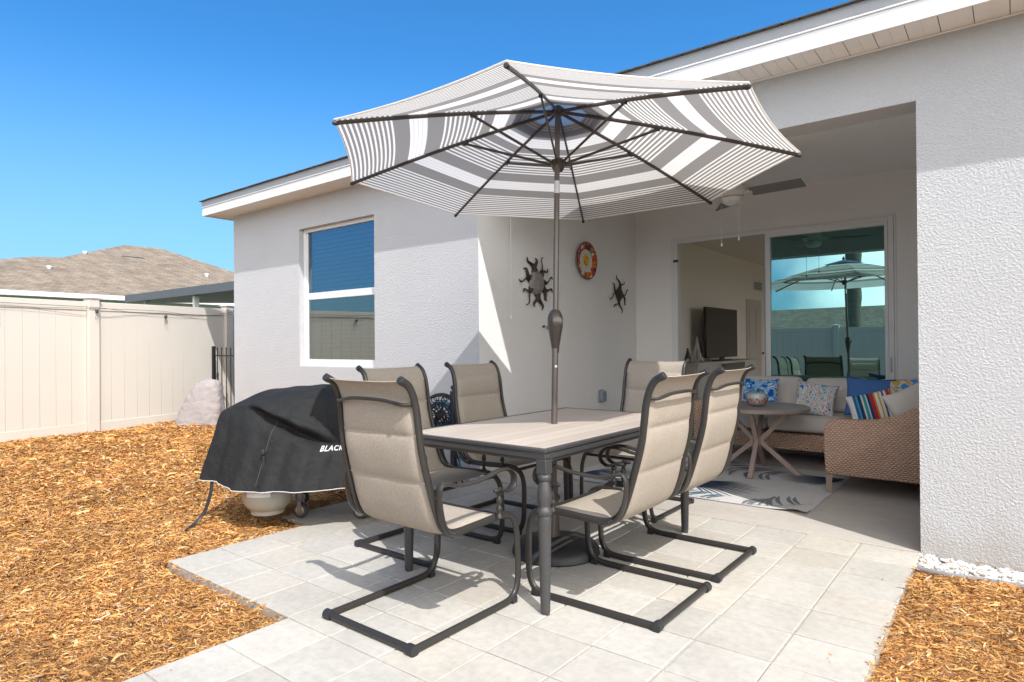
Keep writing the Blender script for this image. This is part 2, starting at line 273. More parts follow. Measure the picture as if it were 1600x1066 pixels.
# ---------------------------------------------------------------- object helpers
ORG = {}
def link(o): sc.collection.objects.link(o); return o
def tag(o, label=None, cat=None, group=None, kind=None):
    if label: o['label'] = label
    if cat: o['category'] = cat
    if group: o['group'] = group
    if kind: o['kind'] = kind
    return o
def thing(name, label, cat, loc=(0,0,0), rz=0, group=None):
    o = link(bpy.data.objects.new(name, None)); o.empty_display_size = .05
    o.location = Vector(loc)*F; o.rotation_euler = (0,0,rz); ORG[o.name] = Vector(loc) if rz == 0 else Vector((0,0,0))
    return tag(o, label, cat, group)
class MB:
    """collects polygons (feet)"""
    def __init__(s): s.v = []; s.f = []; s.m = []; s.flat = set()
    def add(s, vs, fs, mi=0):
        b = len(s.v); s.v += [tuple(x) for x in vs]; s.f += [tuple(i+b for i in f) for f in fs]; s.m += [mi]*len(fs); return s
    def quad(s, a, b, c, d, mi=0): return s.add([a,b,c,d], [(0,1,2,3)], mi)
    def box(s, x0,x1,y0,y1,z0,z1, bev=0, mi=0, M=None):
        bm = bmesh.new(); bmesh.ops.create_cube(bm, size=1)
        for v in bm.verts: v.co = Vector(((x0+x1)/2+v.co.x*(x1-x0), (y0+y1)/2+v.co.y*(y1-y0), (z0+z1)/2+v.co.z*(z1-z0)))
        if bev: bmesh.ops.bevel(bm, geom=bm.edges[:], offset=bev, segments=2, affect='EDGES', profile=.5)
        bm.normal_update(); base = len(s.f)
        for i_, f_ in enumerate(bm.faces):
            if max(abs(c_) for c_ in f_.normal) > .999: s.flat.add(base+i_)
        if M: bmesh.ops.transform(bm, matrix=M, verts=bm.verts[:])
        s.bm(bm, mi); return s
    def bm(s, bm, mi=0):
        bm.verts.index_update(); s.add([v.co[:] for v in bm.verts], [[v.index for v in f.verts] for f in bm.faces], mi); bm.free()
    def obox(s, c, ax, ay, az, hx, hy, hz, bev=0, mi=0):   # oriented box
        ax, ay, az = (Vector(a).normalized() for a in (ax, ay, az))
        M = Matrix(((ax.x,ay.x,az.x,c[0]),(ax.y,ay.y,az.y,c[1]),(ax.z,ay.z,az.z,c[2]),(0,0,0,1)))
        return s.box(-hx,hx,-hy,hy,-hz,hz,bev,mi,M)
    def tube(s, pts, r, seg=10, r2=None, lat=None, cap=True, closed=False, mi=0):
        """sweep; r radius (number or list) across 'lat', r2 the other way"""
        P = [Vector(p) for p in pts]; n = len(P); rs = r if isinstance(r, (list,tuple)) else [r]*n
        vs = []; fs = []; u = None
        for i in range(n):
            if closed: t = (P[(i+1)%n]-P[i-1]).normalized()
            else: t = (P[min(i+1,n-1)]-P[max(i-1,0)]).normalized()
            if lat is not None: u = Vector(lat); u = (u-t*u.dot(t)).normalized()
            else:
                if u is None: u = t.orthogonal().normalized()
                u = (u-t*u.dot(t)).normalized()
            w = t.cross(u); q = (r2/rs[i] if r2 else 1)
            for k in range(seg):
                a = 2*PI*(k+.5)/seg; vs.append(P[i]+(u*math.cos(a)+w*math.sin(a)*q)*rs[i])
        m = n if closed else n-1
        for i in range(m):
            for k in range(seg):
                a = i*seg+k; b = i*seg+(k+1)%seg; c = ((i+1)%n)*seg+(k+1)%seg; d = ((i+1)%n)*seg+k; fs.append((a,b,c,d))
        if cap and not closed: fs.append(tuple(range(seg))[::-1]); fs.append(tuple((n-1)*seg+k for k in range(seg)))
        return s.add(vs, fs, mi)
    def lathe(s, prof, c=(0,0,0), seg=24, axis=(0,0,1), mi=0, caps=True):
        ax = Vector(axis).normalized(); u = ax.orthogonal().normalized(); w = ax.cross(u); c = Vector(c); vs = []; fs = []
        for r, z in prof:
            for k in range(seg):
                a = 2*PI*k/seg; vs.append(c+ax*z+(u*math.cos(a)+w*math.sin(a))*max(r,1e-4))
        for i in range(len(prof)-1):
            for k in range(seg): fs.append((i*seg+k, i*seg+(k+1)%seg, (i+1)*seg+(k+1)%seg, (i+1)*seg+k))
        if caps: fs.append(tuple(range(seg))[::-1]); fs.append(tuple((len(prof)-1)*seg+k for k in range(seg)))
        return s.add(vs, fs, mi)
    def grid(s, fn, nu, nv, mi=0, closeu=False):
        vs = [fn(i/(nu if closeu else nu), j/nv) for i in range(nu+(0 if closeu else 1)) for j in range(nv+1)]; fs = []
        nn = nu if closeu else nu
        for i in range(nn):
            for j in range(nv):
                i2 = (i+1)%nu if closeu else i+1
                fs.append((i*(nv+1)+j, i2*(nv+1)+j, i2*(nv+1)+j+1, i*(nv+1)+j+1))
        return s.add(vs, fs, mi)
    def build(s, name, mats, parent=None, smooth=True, ang=40, label=None, fixn=True):
        if isinstance(mats, str): mats = [mats]
        me = bpy.data.meshes.new(name); o0 = ORG.get(parent.name, Vector((0,0,0))) if parent else Vector((0,0,0))
        me.from_pydata([((x-o0.x)*F, (y-o0.y)*F, (z-o0.z)*F) for x,y,z in s.v], [], s.f)
        for m in mats: me.materials.append(MATS[m])
        me.polygons.foreach_set('material_index', s.m)
        if fixn:
            bm = bmesh.new(); bm.from_mesh(me); bmesh.ops.recalc_face_normals(bm, faces=bm.faces[:]); bm.to_mesh(me); bm.free()
        if smooth:
            me.polygons.foreach_set('use_smooth', [i not in s.flat for i in range(len(me.polygons))]); me.set_sharp_from_angle(angle=math.radians(ang)); me.polygons.foreach_set('use_smooth', [i not in s.flat for i in range(len(me.polygons))])
        me.update(); o = link(bpy.data.objects.new(name, me))
        if parent: o.parent = parent; ORG[o.name] = o0
        if label: o['label'] = label
        return o
def single(o, loc):      # moves the origin of a one-mesh thing to its base
    L = Vector(loc)*F; o.data.transform(Matrix.Translation(-L)); o.location = L; return o
def copy_tree(o, parent=None):
    c = o.copy(); link(c)
    if parent: c.parent = parent
    for ch in [x for x in sc.objects if x.parent == o]: copy_tree(ch, c)
    return c
def smoothpath(pts, sub=6):     # Catmull-Rom
    P = [Vector(p) for p in pts]; out = []
    for i in range(len(P)-1):
        a, b, c, d = P[max(i-1,0)], P[i], P[i+1], P[min(i+2,len(P)-1)]
        for k in range(sub):
            t = k/sub; out.append(.5*((2*b)+(c-a)*t+(2*a-5*b+4*c-d)*t*t+(3*b-a-3*c+d)*t**3))
    out.append(P[-1]); return out

# ================================================================ GROUND
def in_patio(x, y, e=0):
    return ((x > -12.03-e) & (y > -5.98-e) | (x > -11.03-e) & (y > -8.95-e) | (x > -7.03-e)) & (x < 0.03+e) & (y < .2) 
def hgt(x, y):
    t_ = np.clip((-14.5-x)/13.5, 0, 1); return -.105+.62*t_*t_*(3-2*t_)+.025*np.sin(x*.9+1)*np.cos(y*.7)+.02*np.sin(x*2.3+y*1.7)
g = MB(); g.quad((-900,-900,-.6),(900,-900,-.6),(900,900,-.6),(-900,900,-.6)); tag(g.build('ground','grass_far'), kind='structure')
g = MB()
g.grid(lambda u,v: (-36+48*u, -26+34*v, float(hgt(-36+48*u,-26+34*v))-.03), 96, 68)
# --- pavers
xs = []; tone = []
pv = MB(); tones = []
J = .011
for i in range(-13, 0):
    for j in range(-17, 0):
        x0, x1, y0, y1 = i, i+1, j*.985, (j+1)*.985
        cx, cy = (x0+x1)/2, (y0+y1)/2
        if i == -13: 
            if not (cy > -5.98): continue
            x0 = -12.03
            continue
        if not bool(in_patio(cx, cy, .03)): continue
        dx = .008*random.uniform(-1,1)
        za = [random.uniform(-.005,.005) for _ in range(4)]
        A = [(x0+J+dx,y0+J),(x1-J+dx,y0+J),(x1-J+dx,y1-J),(x0+J+dx,y1-J)]
        b = .014; In = [(A[0][0]+b,A[0][1]+b),(A[1][0]-b,A[1][1]+b),(A[2][0]-b,A[2][1]-b),(A[3][0]+b,A[3][1]-b)]
        vs = [(In[k][0],In[k][1],za[k]) for k in range(4)]+[(A[k][0],A[k][1],za[k]-b*.8) for k in range(4)]+[(A[k][0],A[k][1],-.17) for k in range(4)]
        fs = [(0,1,2,3)]+[(4+k,4+(k+1)%4,(k+1)%4,k) for k in range(4)]+[(8+k,8+(k+1)%4,4+(k+1)%4,4+k) for k in range(4)]
        pv.add(vs, fs); t = random.gauss(1, .04); wm = abs(random.gauss(0, .008))
        c = (.40*t+wm*.5, .378*t, .342*t-wm*.6, 1); tones += [c]*9
    # partial column beside the grill
for j in range(-6, 0):
    y0, y1 = j*.985, (j+1)*.985; x0, x1 = -12.03, -11.02
    pv.add([(x0+J,y0+J,0),(x1-J,y0+J,0),(x1-J,y1-J,0),(x0+J,y1-J,0),(x0+J,y0+J,-.17),(x1-J,y0+J,-.17),(x1-J,y1-J,-.17),(x0+J,y1-J,-.17)],
           [(0,1,2,3),(4,5,1,0),(5,6,2,1),(6,7,3,2),(7,4,0,3)]); t = random.gauss(1,.05); tones += [(.40*t,.378*t,.342*t,1)]*5
for j in range(-6,0): pass
po = pv.build('patio', 'paver', smooth=False, fixn=False); tag(po, kind='structure')
ca = po.data.color_attributes.new('tone','FLOAT_COLOR','CORNER')
cc = np.zeros((len(po.data.loops),4)); li = 0
for p in po.data.polygons: cc[p.loop_start:p.loop_start+p.loop_total] = tones[p.index]
ca.data.foreach_set('color', cc.ravel())
sb = MB()
for x0,x1,y0,y1 in ((-12.02,-11.03,-5.96,-.01),(-11.02,-7.03,-8.86,-.01),(-7.02,-.01,-16.6,-.01)): sb.quad((x0,y0,-.022),(x1,y0,-.022),(x1,y1,-.022),(x0,y1,-.022))
tag(sb.build('paver_bed','joint_sand',smooth=False), kind='structure')
tag(g.build('mulch_bed','mulch_soil'), kind='structure')
s_ = MB(); s_.box(-11.03, 1.2, 0.004, 10.0, -.4, .012, .012); tag(s_.build('concrete_slab','concrete'), kind='structure')

# --- mulch chips (nobody could count them)
def chips():
    n = 1750000
    X = rng.uniform(-35, 9, n); Y = rng.uniform(-16, 5, n)
    dx, dy = X-CAMLOC.x, Y-CAMLOC.y; z = dx*FW.x+dy*FW.y; r = dx*RR.x+dy*RR.y
    ok = (z > 3.2) & (np.abs(r/np.maximum(z,.1)) < 1.0)
    keep = np.clip(1.15*(11/np.maximum(z,1))**1.2, .10, 1); ok &= rng.uniform(0,1,n) < keep
    spill = rng.uniform(0,1,n); ok &= ~in_patio(X, Y, np.where(spill < .993, -.02+rng.uniform(-.035,.03,n), -.03-rng.exponential(.22,n))); ok &= X > -29.05-.205*Y
    ok &= ~((X > -.1) & (Y > -.86)); ok &= ~((X > -25.2) & (Y > -.05))
    X, Y, z = X[ok], Y[ok], z[ok]; n = len(X)
    big = rng.uniform(0,1,n)
    ln = np.where(big < .74, rng.uniform(.05,.16,n), np.where(big < .985, rng.uniform(.12,.34,n), rng.uniform(.3,.55,n)))*np.clip(z/11,.65,2.0)**.5*.55
    wd = np.where(big < .60, rng.uniform(.006,.016,n), np.where(big < .985, rng.uniform(.012,.042,n), rng.uniform(.04,.09,n)))*np.clip(z/10,.7,2.2)**.7*.66
    a = rng.normal(.35, 1.0, n); pi_ = rng.normal(0,.16,n); ro = rng.normal(0,.5,n)
    Z = hgt(X,Y)+rng.uniform(0,.055,n)+.015; Z = np.where(in_patio(X,Y,0), .012, Z)
    d = np.stack([np.cos(a)*np.cos(pi_), np.sin(a)*np.cos(pi_), np.sin(pi_)],1)
    s = np.stack([-np.sin(a)*np.cos(ro), np.cos(a)*np.cos(ro), np.sin(ro)],1)
    c = np.stack([X,Y,Z],1); up = np.zeros((n,3)); up[:,2] = rng.normal(0,.10,n)*ln
    t1 = rng.uniform(.15,.9,n)[:,None]
    L_ = ln[:,None]/2; W = wd[:,None]/2
    v = np.stack([c-d*L_-s*W*t1, c-d*L_+s*W*t1, c+up+s*W, c+d*L_+s*W*.4, c+d*L_-s*W*.5, c+up-s*W], 1).reshape(-1,3)*F
    base = np.arange(n)[:,None]*6
    f = np.concatenate([base+np.array([[0,5,2,1]]), base+np.array([[5,4,3,2]])],1).reshape(-1)
    me = bpy.data.meshes.new('mulch'); me.vertices.add(len(v)); me.vertices.foreach_set('co', v.ravel().astype(np.float32))
    me.loops.add(len(f)); me.loops.foreach_set('vertex_index', f.astype(np.int32))
    me.polygons.add(n*2); me.polygons.foreach_set('loop_start', np.arange(n*2,dtype=np.int32)*4); me.update(calc_edges=True)
    pal = np.array([[.54,.265,.080],[.60,.33,.115],[.44,.20,.06],[.68,.44,.20],[.32,.14,.048],[.17,.08,.04],[.57,.30,.10],[.46,.35,.24]])
    k = rng.choice(8, n, p=[.22,.17,.17,.09,.15,.08,.08,.04]); col = pal[k]*rng.uniform(.75,1.2,(n,1))*(1+.16*np.sin(X*1.3+np.sin(Y*1.9)*1.4)*np.cos(Y*1.1+X*.4)+.10*np.sin(X*4.1+Y*2.7)*np.sin(Y*3.7-X))[:,None]
    col = np.concatenate([np.clip(col,0,.95), np.ones((n,1))],1)
    at = me.color_attributes.new('tone','FLOAT_COLOR','POINT'); at.data.foreach_set('color', np.repeat(col,6,0).ravel())
    me.materials.append(MATS['mulch_chip']); o = link(bpy.data.objects.new('mulch', me))
    tag(o, 'orange brown shredded wood mulch covering the ground beside the pavers', 'mulch', kind='stuff')
chips()
def pebbles():
    bm = bmesh.new(); bmesh.ops.create_icosphere(bm, subdivisions=1, radius=1); base = np.array([v.co[:] for v in bm.verts]); fs = np.array([[v.index for v in f.verts] for f in bm.faces]); bm.free()
    n = 2400; X = rng.uniform(-.02, 7, n); Y = rng.uniform(-.80,-.01, n); Y = np.minimum(Y, .0); nb = len(base)
    sc_ = rng.uniform(.028,.068,(n,1,1))*np.stack([rng.uniform(.8,1.5,n),rng.uniform(.7,1.1,n),rng.uniform(.45,.8,n)],1)[:,None,:]
    v = base[None]*sc_*(1+rng.normal(0,.14,(n,nb,1))); a = rng.uniform(0,6.28,n); ca_, sa = np.cos(a)[:,None], np.sin(a)[:,None]
    vx = v[:,:,0]*ca_-v[:,:,1]*sa; vy = v[:,:,0]*sa+v[:,:,1]*ca_
    v = np.stack([vx+X[:,None], vy+Y[:,None], v[:,:,2]+(-.09+rng.uniform(0,.07,n))[:,None]],2).reshape(-1,3)
    f = (fs[None]+np.arange(n)[:,None,None]*nb).reshape(-1,3)
    me = bpy.data.meshes.new('white_gravel'); me.from_pydata((v*F).tolist(), [], f.tolist())
    col = np.where(rng.uniform(0,1,(n,1)) < .86, np.array([[.60,.58,.55]]), np.array([[.36,.27,.20]]))*rng.uniform(.75,1.1,(n,1)); col = np.concatenate([np.clip(col,0,.9),np.ones((n,1))],1)
    at = me.color_attributes.new('tone','FLOAT_COLOR','POINT'); at.data.foreach_set('color', np.repeat(col,nb,0).ravel()); me.materials.append(MATS['pebble'])
    o = link(bpy.data.objects.new('white_gravel', me)); tag(o, 'strip of white marble gravel along the foot of the right wall', 'gravel', kind='stuff')
pebbles()
gb = MB(); gb.quad((.0,-.84,-.13),(9,-.84,-.13),(9,0,-.13),(0,0,-.13)); tag(gb.build('gravel_bed','joint_sand'), kind='structure')
e = MB(); e.tube(smoothpath([(.03,-.90,-.03),(.5,-.95,-.035),(1.2,-.88,-.03),(3,-.86,-.03),(9,-.86,-.03)],6), .022, 8, r2=.05, lat=(0,1,0))
tag(single(e.build('garden_edging','edging'), (.03,-.9,-.1)), 'grey plastic edging strip between the white gravel and the mulch', 'garden edging')

# ================================================================ HOUSE
house = thing('house', 'single storey light grey stucco house with white eaves and a covered patio', 'house', (-11,0,0))
XL, XS, XR = -25.25, -11.03, 12.0
Hs, Ho, Ht = 9.70, 8.53, 9.70
W0, W1, Z0, Z1 = -20.29, -15.80, 3.20, 8.50   # window hole
wl = MB(); B = .02
def wq(x0,x1,z0,z1,y=0): wl.quad((x0,y,z0),(x1,y,z0),(x1,y,z1),(x0,y,z1))
for a in ((XL,W0,-.3,Z0),(W0,W1,-.3,Z0),(W1,XS,-.3,Z0),(XL,W0,Z0,Z1),(W1,XS,Z0,Z1),(XL,W0,Z1,Ho),(W0,W1,Z1,Ho),(W1,XS,Z1,Ho),(XL,W0,Ho,Ht),(W0,W1,Ho,Ht),(W1,XS,Ho,Ht),(XS,0,Ho,Ht),(0,XR,Ho,Ht),(0,XR,-.3,Ho)): wq(*a)
# window reveals
D_ = .33
wl.quad((W0,0,Z0),(W0,D_,Z0),(W0,D_,Z1),(W0,0,Z1)); wl.quad((W1,0,Z0),(W1,0,Z1),(W1,D_,Z1),(W1,D_,Z0)); wl.quad((W0,0,Z1),(W0,D_,Z1),(W1,D_,Z1),(W1,0,Z1)); wl.quad((W0,0,Z0),(W1,0,Z0),(W1,D_,Z0),(W0,D_,Z0))
# header underside and inner face, right jamb
wl.quad((XS,0,Ho),(0,0,Ho),(0,.72,Ho),(XS,.72,Ho)); wl.quad((XS,.72,Ho),(0,.72,Ho),(0,.72,9.6),(XS,.72,9.6))
wl.quad((0,0,-.3),(0,.72,-.3),(0,.72,Ho),(0,0,Ho)); wl.quad((0,.72,-.3),(1.0,.72,-.3),(1.0,.72,9.6),(0,.72,9.6))
# outer left side and hidden rear
wl.quad((XL,0,-.3),(XL,40,-.3),(XL,40,Ht),(XL,0,Ht)); wl.quad((XL,40,-.3),(XR,40,-.3),(XR,40,Ht),(XL,40,Ht))
for y0_,y1_,z0_,z1_ in ((0,13,-.3,Ht),(13,33,-.3,2.0),(13,33,8.2,Ht),(22.5,23.5,2.0,8.2),(33,40,-.3,Ht)): wl.quad((XR,y0_,z0_),(XR,y1_,z0_),(XR,y1_,z1_),(XR,y0_,z1_))   # two unseen openings added in the side wall to brighten the room
wl.build('wall','stucco',house,smooth=False,fixn=False)
# lanai inner walls
sw = MB(); sw.quad((XS,0,-.05),(XS,10,-.05),(XS,10,9.6),(XS,0,9.6)); sw.quad((1.0,.72,-.05),(1.0,10,-.05),(1.0,10,9.6),(1.0,.72,9.6))
DX0, DX1, DH = -9.36, -1.66, 8.10
for a in ((XS,DX0,-.05,9.6),(DX1,1.0,-.05,9.6),(DX0,DX1,DH,9.6)): sw.quad((a[0],10,a[2]),(a[1],10,a[2]),(a[1],10,a[3]),(a[0],10,a[3]))
for x in (DX0,DX1): sw.quad((x,10,0),(x,10.6,0),(x,10.6,DH),(x,10,DH))
sw.quad((DX0,10,DH),(DX1,10,DH),(DX1,10.6,DH),(DX0,10.6,DH))
sw.build('porch_wall','stucco_smooth',house,smooth=False,fixn=False)
c_ = MB(); c_.quad((XS,.72,9.585),(1,.72,9.585),(1,10,9.585),(XS,10,9.585)); c_.build('porch_ceiling','ceiling_paint',house,smooth=False)
# soffit: vinyl panels across the overhang
OV = .90; EX0 = -26.15; EX1 = XR+1
sf = MB(); x = EX0+.06
while x < EX1:
    sf.box(x+.006, min(x+.494,EX1)-.0, -OV+.03, -.005, Hs-.02, Hs+.02, .006)
    sf.box(x+.246, x+.254, -OV+.04, -.01, Hs-.03, Hs-.015)
    x += .5
sf.build('soffit','soffit',house)
sd = MB(); sd.box(EX0+.05,EX1,-OV+.03,0.3,Hs+.03,Hs+.06); sd.box(EX0+.05,XL,-OV+.03,41,Hs+.03,Hs+.06); sd.build('soffit_backing','soffit_dark',house,smooth=False)
so_ = MB(); so_.box(EX0+.06,XL-.005,0,41,Hs-.018,Hs+.02); so_.build('soffit','soffit',house)
jt = MB(); jt.box(XL,XR,-.06,-.002,Hs-.05,Hs-.025,.006); jt.build('soffit_trim','soffit',house)
fa = MB(); fa.box(EX0,EX1,-OV-.03,-OV+.02,9.64,9.985,.008); fa.box(EX0-.0,EX0+.05,-OV+.025,41,9.64,9.985,.008)
fa.box(EX0-.03,EX1,-OV-.06,-OV+.02,9.99,10.03,.01); fa.build('fascia','trim_white',house)
dr = MB(); dr.box(EX0-.02,EX1,-OV-.05,-OV+.02,10.035,10.27,.01); dr.box(EX0-.04,EX0+.03,-OV+.025,41,9.99,10.27,.01); dr.build('drip_edge','drip_grey',house)
rf = MB(); zt = 10.275; y0 = -OV-.14; x0 = EX0-.1; P5 = .42
yr = 20; zr = zt+(yr-y0)*P5
rf.add([(x0,y0,zt),(EX1,y0,zt),(EX1,41,zt),(x0,41,zt),(x0+(yr-y0),yr,zr),(EX1-2,yr,zr)],[(0,1,5,4),(1,2,5),(2,3,4,5),(3,0,4)])
xx = x0
while xx < EX1:      # shingle tabs at the eave
    wdt = random.uniform(.28,.55); rf.box(xx+.01,xx+wdt-.02,y0-random.uniform(0,.015),y0+.12,zt-.008,zt+random.uniform(.012,.024)); xx += wdt
rf.build('roof','shingle_dark',house,smooth=False,fixn=False)
# window
win = MB(); fy0, fy1 = .20, .34
for a in ((W0,W0+.14,Z0,Z1),(W1-.14,W1,Z0,Z1),(W0+.14,W1-.14,Z1-.13,Z1),(W0+.14,W1-.14,Z0,Z0+.15)): win.box(a[0],a[1],fy0,fy1,a[2],a[3],.012)
wo = win.build('window','white_vinyl',house, label='double hung window with white vinyl frame and a blind behind its upper pane')
zm = 5.86
s1 = MB(); s1.box(W0+.14,W1-.14,.235,.30,zm,zm+.16,.01); s1.box(W0+.14,W0+.20,.25,.31,zm+.16,Z1-.13,.006); s1.box(W1-.20,W1-.14,.25,.31,zm+.16,Z1-.13,.006); s1.build('upper_sash','white_vinyl',wo)
s2 = MB(); s2.box(W0+.14,W1-.14,.215,.26,zm-.10,zm-.005,.01); s2.box(W0+.14,W0+.27,.215,.27,Z0+.15,zm-.105,.01); s2.box(W1-.27,W1-.14,.215,.27,Z0+.15,zm-.105,.01); s2.box(W0+.275,W1-.275,.215,.27,Z0+.15,Z0+.27,.01); s2.build('lower_sash','white_vinyl',wo)
p1 = MB(); p1.box(W0+.20,W1-.20,.285,.292,zm+.16,Z1-.13); p1.build('upper_pane','window_glass',wo,smooth=False)
p2 = MB(); p2.box(W0+.27,W1-.27,.245,.252,Z0+.27,zm-.10); p2.build('lower_pane','window_glass_low',wo,smooth=False)
bl = MB(); z = Z0+.3
while z < Z1-.2: bl.obox(((W0+W1)/2,.50,z),(1,0,0),(0,.45,.89),(0,-.89,.45),2.0,.074,.004); z += .165
for xx in (-19.4,-18.05,-16.7): bl.tube([(xx,.42,Z0+.3),(xx,.42,Z1-.2)],.006,5)
bl.build('blind','blind',wo,smooth=False)
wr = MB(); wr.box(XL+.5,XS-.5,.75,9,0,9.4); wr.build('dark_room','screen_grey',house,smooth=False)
# sliding door
dm = MB(); FX0, FX1 = DX0, DX1
for a in ((FX0,FX0+.20,0,DH),(FX1-.16,FX1,0,DH),(FX0+.20,FX1-.16,DH-.13,DH),(FX0+.20,FX1-.16,.012,.10)): dm.box(a[0],a[1],9.93,10.25,a[2],a[3],.012)
dm.box(FX0-.07,FX0-.005,9.955,9.999,0,DH+.08,.008); dm.box(FX1+.005,FX1+.07,9.955,9.999,0,DH+.08,.008); dm.box(FX0-.07,FX1+.07,9.955,9.998,DH+.01,DH+.08,.008)
door = dm.build('sliding_door','white_vinyl',house,label='white framed sliding glass door with its left half open')
PX0, PX1 = -5.74, FX1-.165
def panel(px0, px1, y, glassmat, tilt):
    q = MB()
    for a in ((px0,px0+.17,.10,DH-.13),(px1-.10,px1,.10,DH-.13),(px0+.17,px1-.10,DH-.27,DH-.13),(px0+.17,px1-.10,.10,.32)): q.box(a[0],a[1],y-.06,y+.06,a[2],a[3],.01)
    o = q.build('door_panel','white_vinyl',door)
    gl = MB(); zc = (.32+DH-.27)/2; hz = (DH-.27-.32)/2; t = math.radians(tilt)
    gl.obox(((px0+px1)/2+.03,y,zc),(1,0,0),(0,math.cos(t),-math.sin(t)),(0,math.sin(t),math.cos(t)),(px1-px0-.27)/2,.004,hz)
    gl.build('pane',glassmat,o,smooth=False)
    return o
panel(PX0, PX1, 9.99, 'door_glass', .85)
ps = MB(); ps.box(PX0-.10,PX0+.02,10.10,10.2,.1,DH-.14,.01); ps.build('door_stile','drip_grey',door)
lk = MB(); lk.box(FX1-.12,FX1-.07,9.90,9.94,2.95,3.45,.008); lk.build('pull_handle','drip_grey',door)
lk = MB(); lk.box(FX0+.04,FX0+.24,9.90,9.94,7.22,7.32,.005); lk.build('latch','dark_grey',door)
tr = MB(); tr.box(FX0+.2,FX1-.16,9.75,9.92,.012,.05,.008); tr.build('door_track','silver',door)
# room behind the door
IX0, IX1, IY1, IZ = -12.7, 11.95, 38.0, 9.5
rm = MB()
rm.quad((IX0,10.6,0),(IX0,IY1,0),(IX0,IY1,IZ),(IX0,10.6,IZ)); rm.quad((IX0,IY1,0),(IX1,IY1,0),(IX1,IY1,IZ),(IX0,IY1,IZ)); rm.quad((IX0,10.6,IZ),(IX1,10.6,IZ),(IX1,IY1,IZ),(IX0,IY1,IZ))
rm.quad((IX0,10.6,0),(DX0,10.6,0),(DX0,10.6,IZ),(IX0,10.6,IZ)); rm.quad((DX1,10.6,0),(IX1,10.6,0),(IX1,10.6,IZ),(DX1,10.6,IZ)); rm.quad((DX0,10.6,DH),(DX1,10.6,DH),(DX1,10.6,IZ),(DX0,10.6,IZ))
rm.build('living_room_wall','interior_paint',house,smooth=False,fixn=False)
fl = MB(); fl.quad((IX0,10.0,.006),(IX1,10.0,.006),(IX1,IY1,.006),(IX0,IY1,.006)); fl.build('living_room_floor','interior_floor',house,smooth=False)
dd = MB(); dd.box(IX0+.01,IX0+.10,29.0,32.0,0,6.9,.02); dd.box(IX0+.101,IX0+.14,29.3,30.3,3.8,6.4,.03); dd.box(IX0+.101,IX0+.14,30.7,31.7,3.8,6.4,.03); dd.box(IX0+.101,IX0+.14,29.3,30.3,.6,3.4,.03); idr = dd.build('interior_door','door_paint',house)
hh = MB(); hh.lathe([(.02,0),(.02,.1),(.08,.12),(.08,.2),(.03,.24)],(IX0+.1,31.8,3.2),14,(1,0,0)); hh.build('handle','dark_grey',idr)
vt = MB(); vt.box(IX0+.01,IX0+.05,30.6,32.4,7.6,8.2,.01)
for k in range(6): vt.box(IX0+.05,IX0+.07,30.7,32.3,7.66+k*.09,7.70+k*.09,mi=1)
vt.build('air_vent',['trim_white','dark_grey'],house)

# ================================================================ things on the walls
def wavy_sun(name, label, cy, cz, R, rc, nr, face, curl):
    t = thing(name, label, 'wall ornament', (XS+.06, cy, cz), group=None)
    m = MB()
    for k in range(nr):
        a0 = 2*PI*k/nr+.2; L0 = rc*.85; L1 = R*(1 if k%2 == 0 else .86); pts = []; rs = []
        for i in range(13):
            q = i/12; rad = L0+(L1-L0)*q; off = curl*math.sin(q*PI*1.6)*R*.10*(1 if k%2 else -1)+(.10*R*max(0,q-.8)*5*(1 if k%2 else -1))
            a = a0; pts.append((XS+.05+.03*math.sin(q*PI), cy+math.cos(a)*rad-math.sin(a)*off, cz+math.sin(a)*rad+math.cos(a)*off)); rs.append(((.085 if face == 'sun_face' else .055)*(1-q)**.7+.013)*R)
        m.tube(pts, rs, 8, r2=.02, lat=None)
    m.build('rays','sun_rust',t)
    f = MB(); f.lathe([(rc,-.02),(rc*1.0,.03),(rc*.9,.07),(rc*.6,.10),(rc*.3,.115),(0,.12)],(XS+.04,cy,cz),28,(1,0,0))
    if face == 'sun_face':
        for a,b,r in ((.16,.12,.09),(-.16,.12,.09),(0,-.03,.06),(0,-.19,.10)): f.lathe([(r,0),(r*.8,.03),(0,.045)],(XS+.13,cy+a,cz+b),12,(1,0,0))
    f.build('face', face, t)
wavy_sun('sun_ornament','larger dark metal sun on the porch wall, with a pale round face',2.85,6.02,.95,.40,13,'sun_face',1.0)
wavy_sun('sun_ornament','small dark metal sun with thin wavy rays, on the porch wall near the inner corner',8.45,5.95,.78,.24,8,'sun_rust',1.5)
pt = thing('wall_plate','round colourful painted plate with red, orange and white pattern hung on the porch wall','wall plate',(XS+.02,5.9,7.04))
m = MB(); m.lathe([(.45,0),(.66,.09),(.70,.12),(.70,.14),(.66,.13)],(XS+.01,5.9,7.04),40,(1,0,0),caps=False); m.build('rim','plate_rim',pt)
m = MB(); m.lathe([(.66,.132),(.42,.075)],(XS+.012,5.9,7.04),40,(1,0,0),caps=False); m.build('border','plate_paint',pt)
m = MB(); m.lathe([(.42,.08),(.3,.077),(0,.076)],(XS+.012,5.9,7.04),40,(1,0,0)); m.build('centre','gold_bowl',pt)
m = MB(); 
for k in range(12):
    a = k*PI/6; m.add([(XS+.1,5.9+math.cos(a-.2)*.16,7.04+math.sin(a-.2)*.16),(XS+.1,5.9+math.cos(a)*.31,7.04+math.sin(a)*.31),(XS+.1,5.9+math.cos(a+.2)*.16,7.04+math.sin(a+.2)*.16)],[(0,1,2)])
m.lathe([(.18,0),(.17,.015),(0,.02)],(XS+.092,5.9,7.04),24,(1,0,0)); m.build('painted_sun','plate_sun',pt)
ou = thing('outdoor_outlet','grey covered power outlet low on the porch wall','outlet',(XS,6.99,1.97))
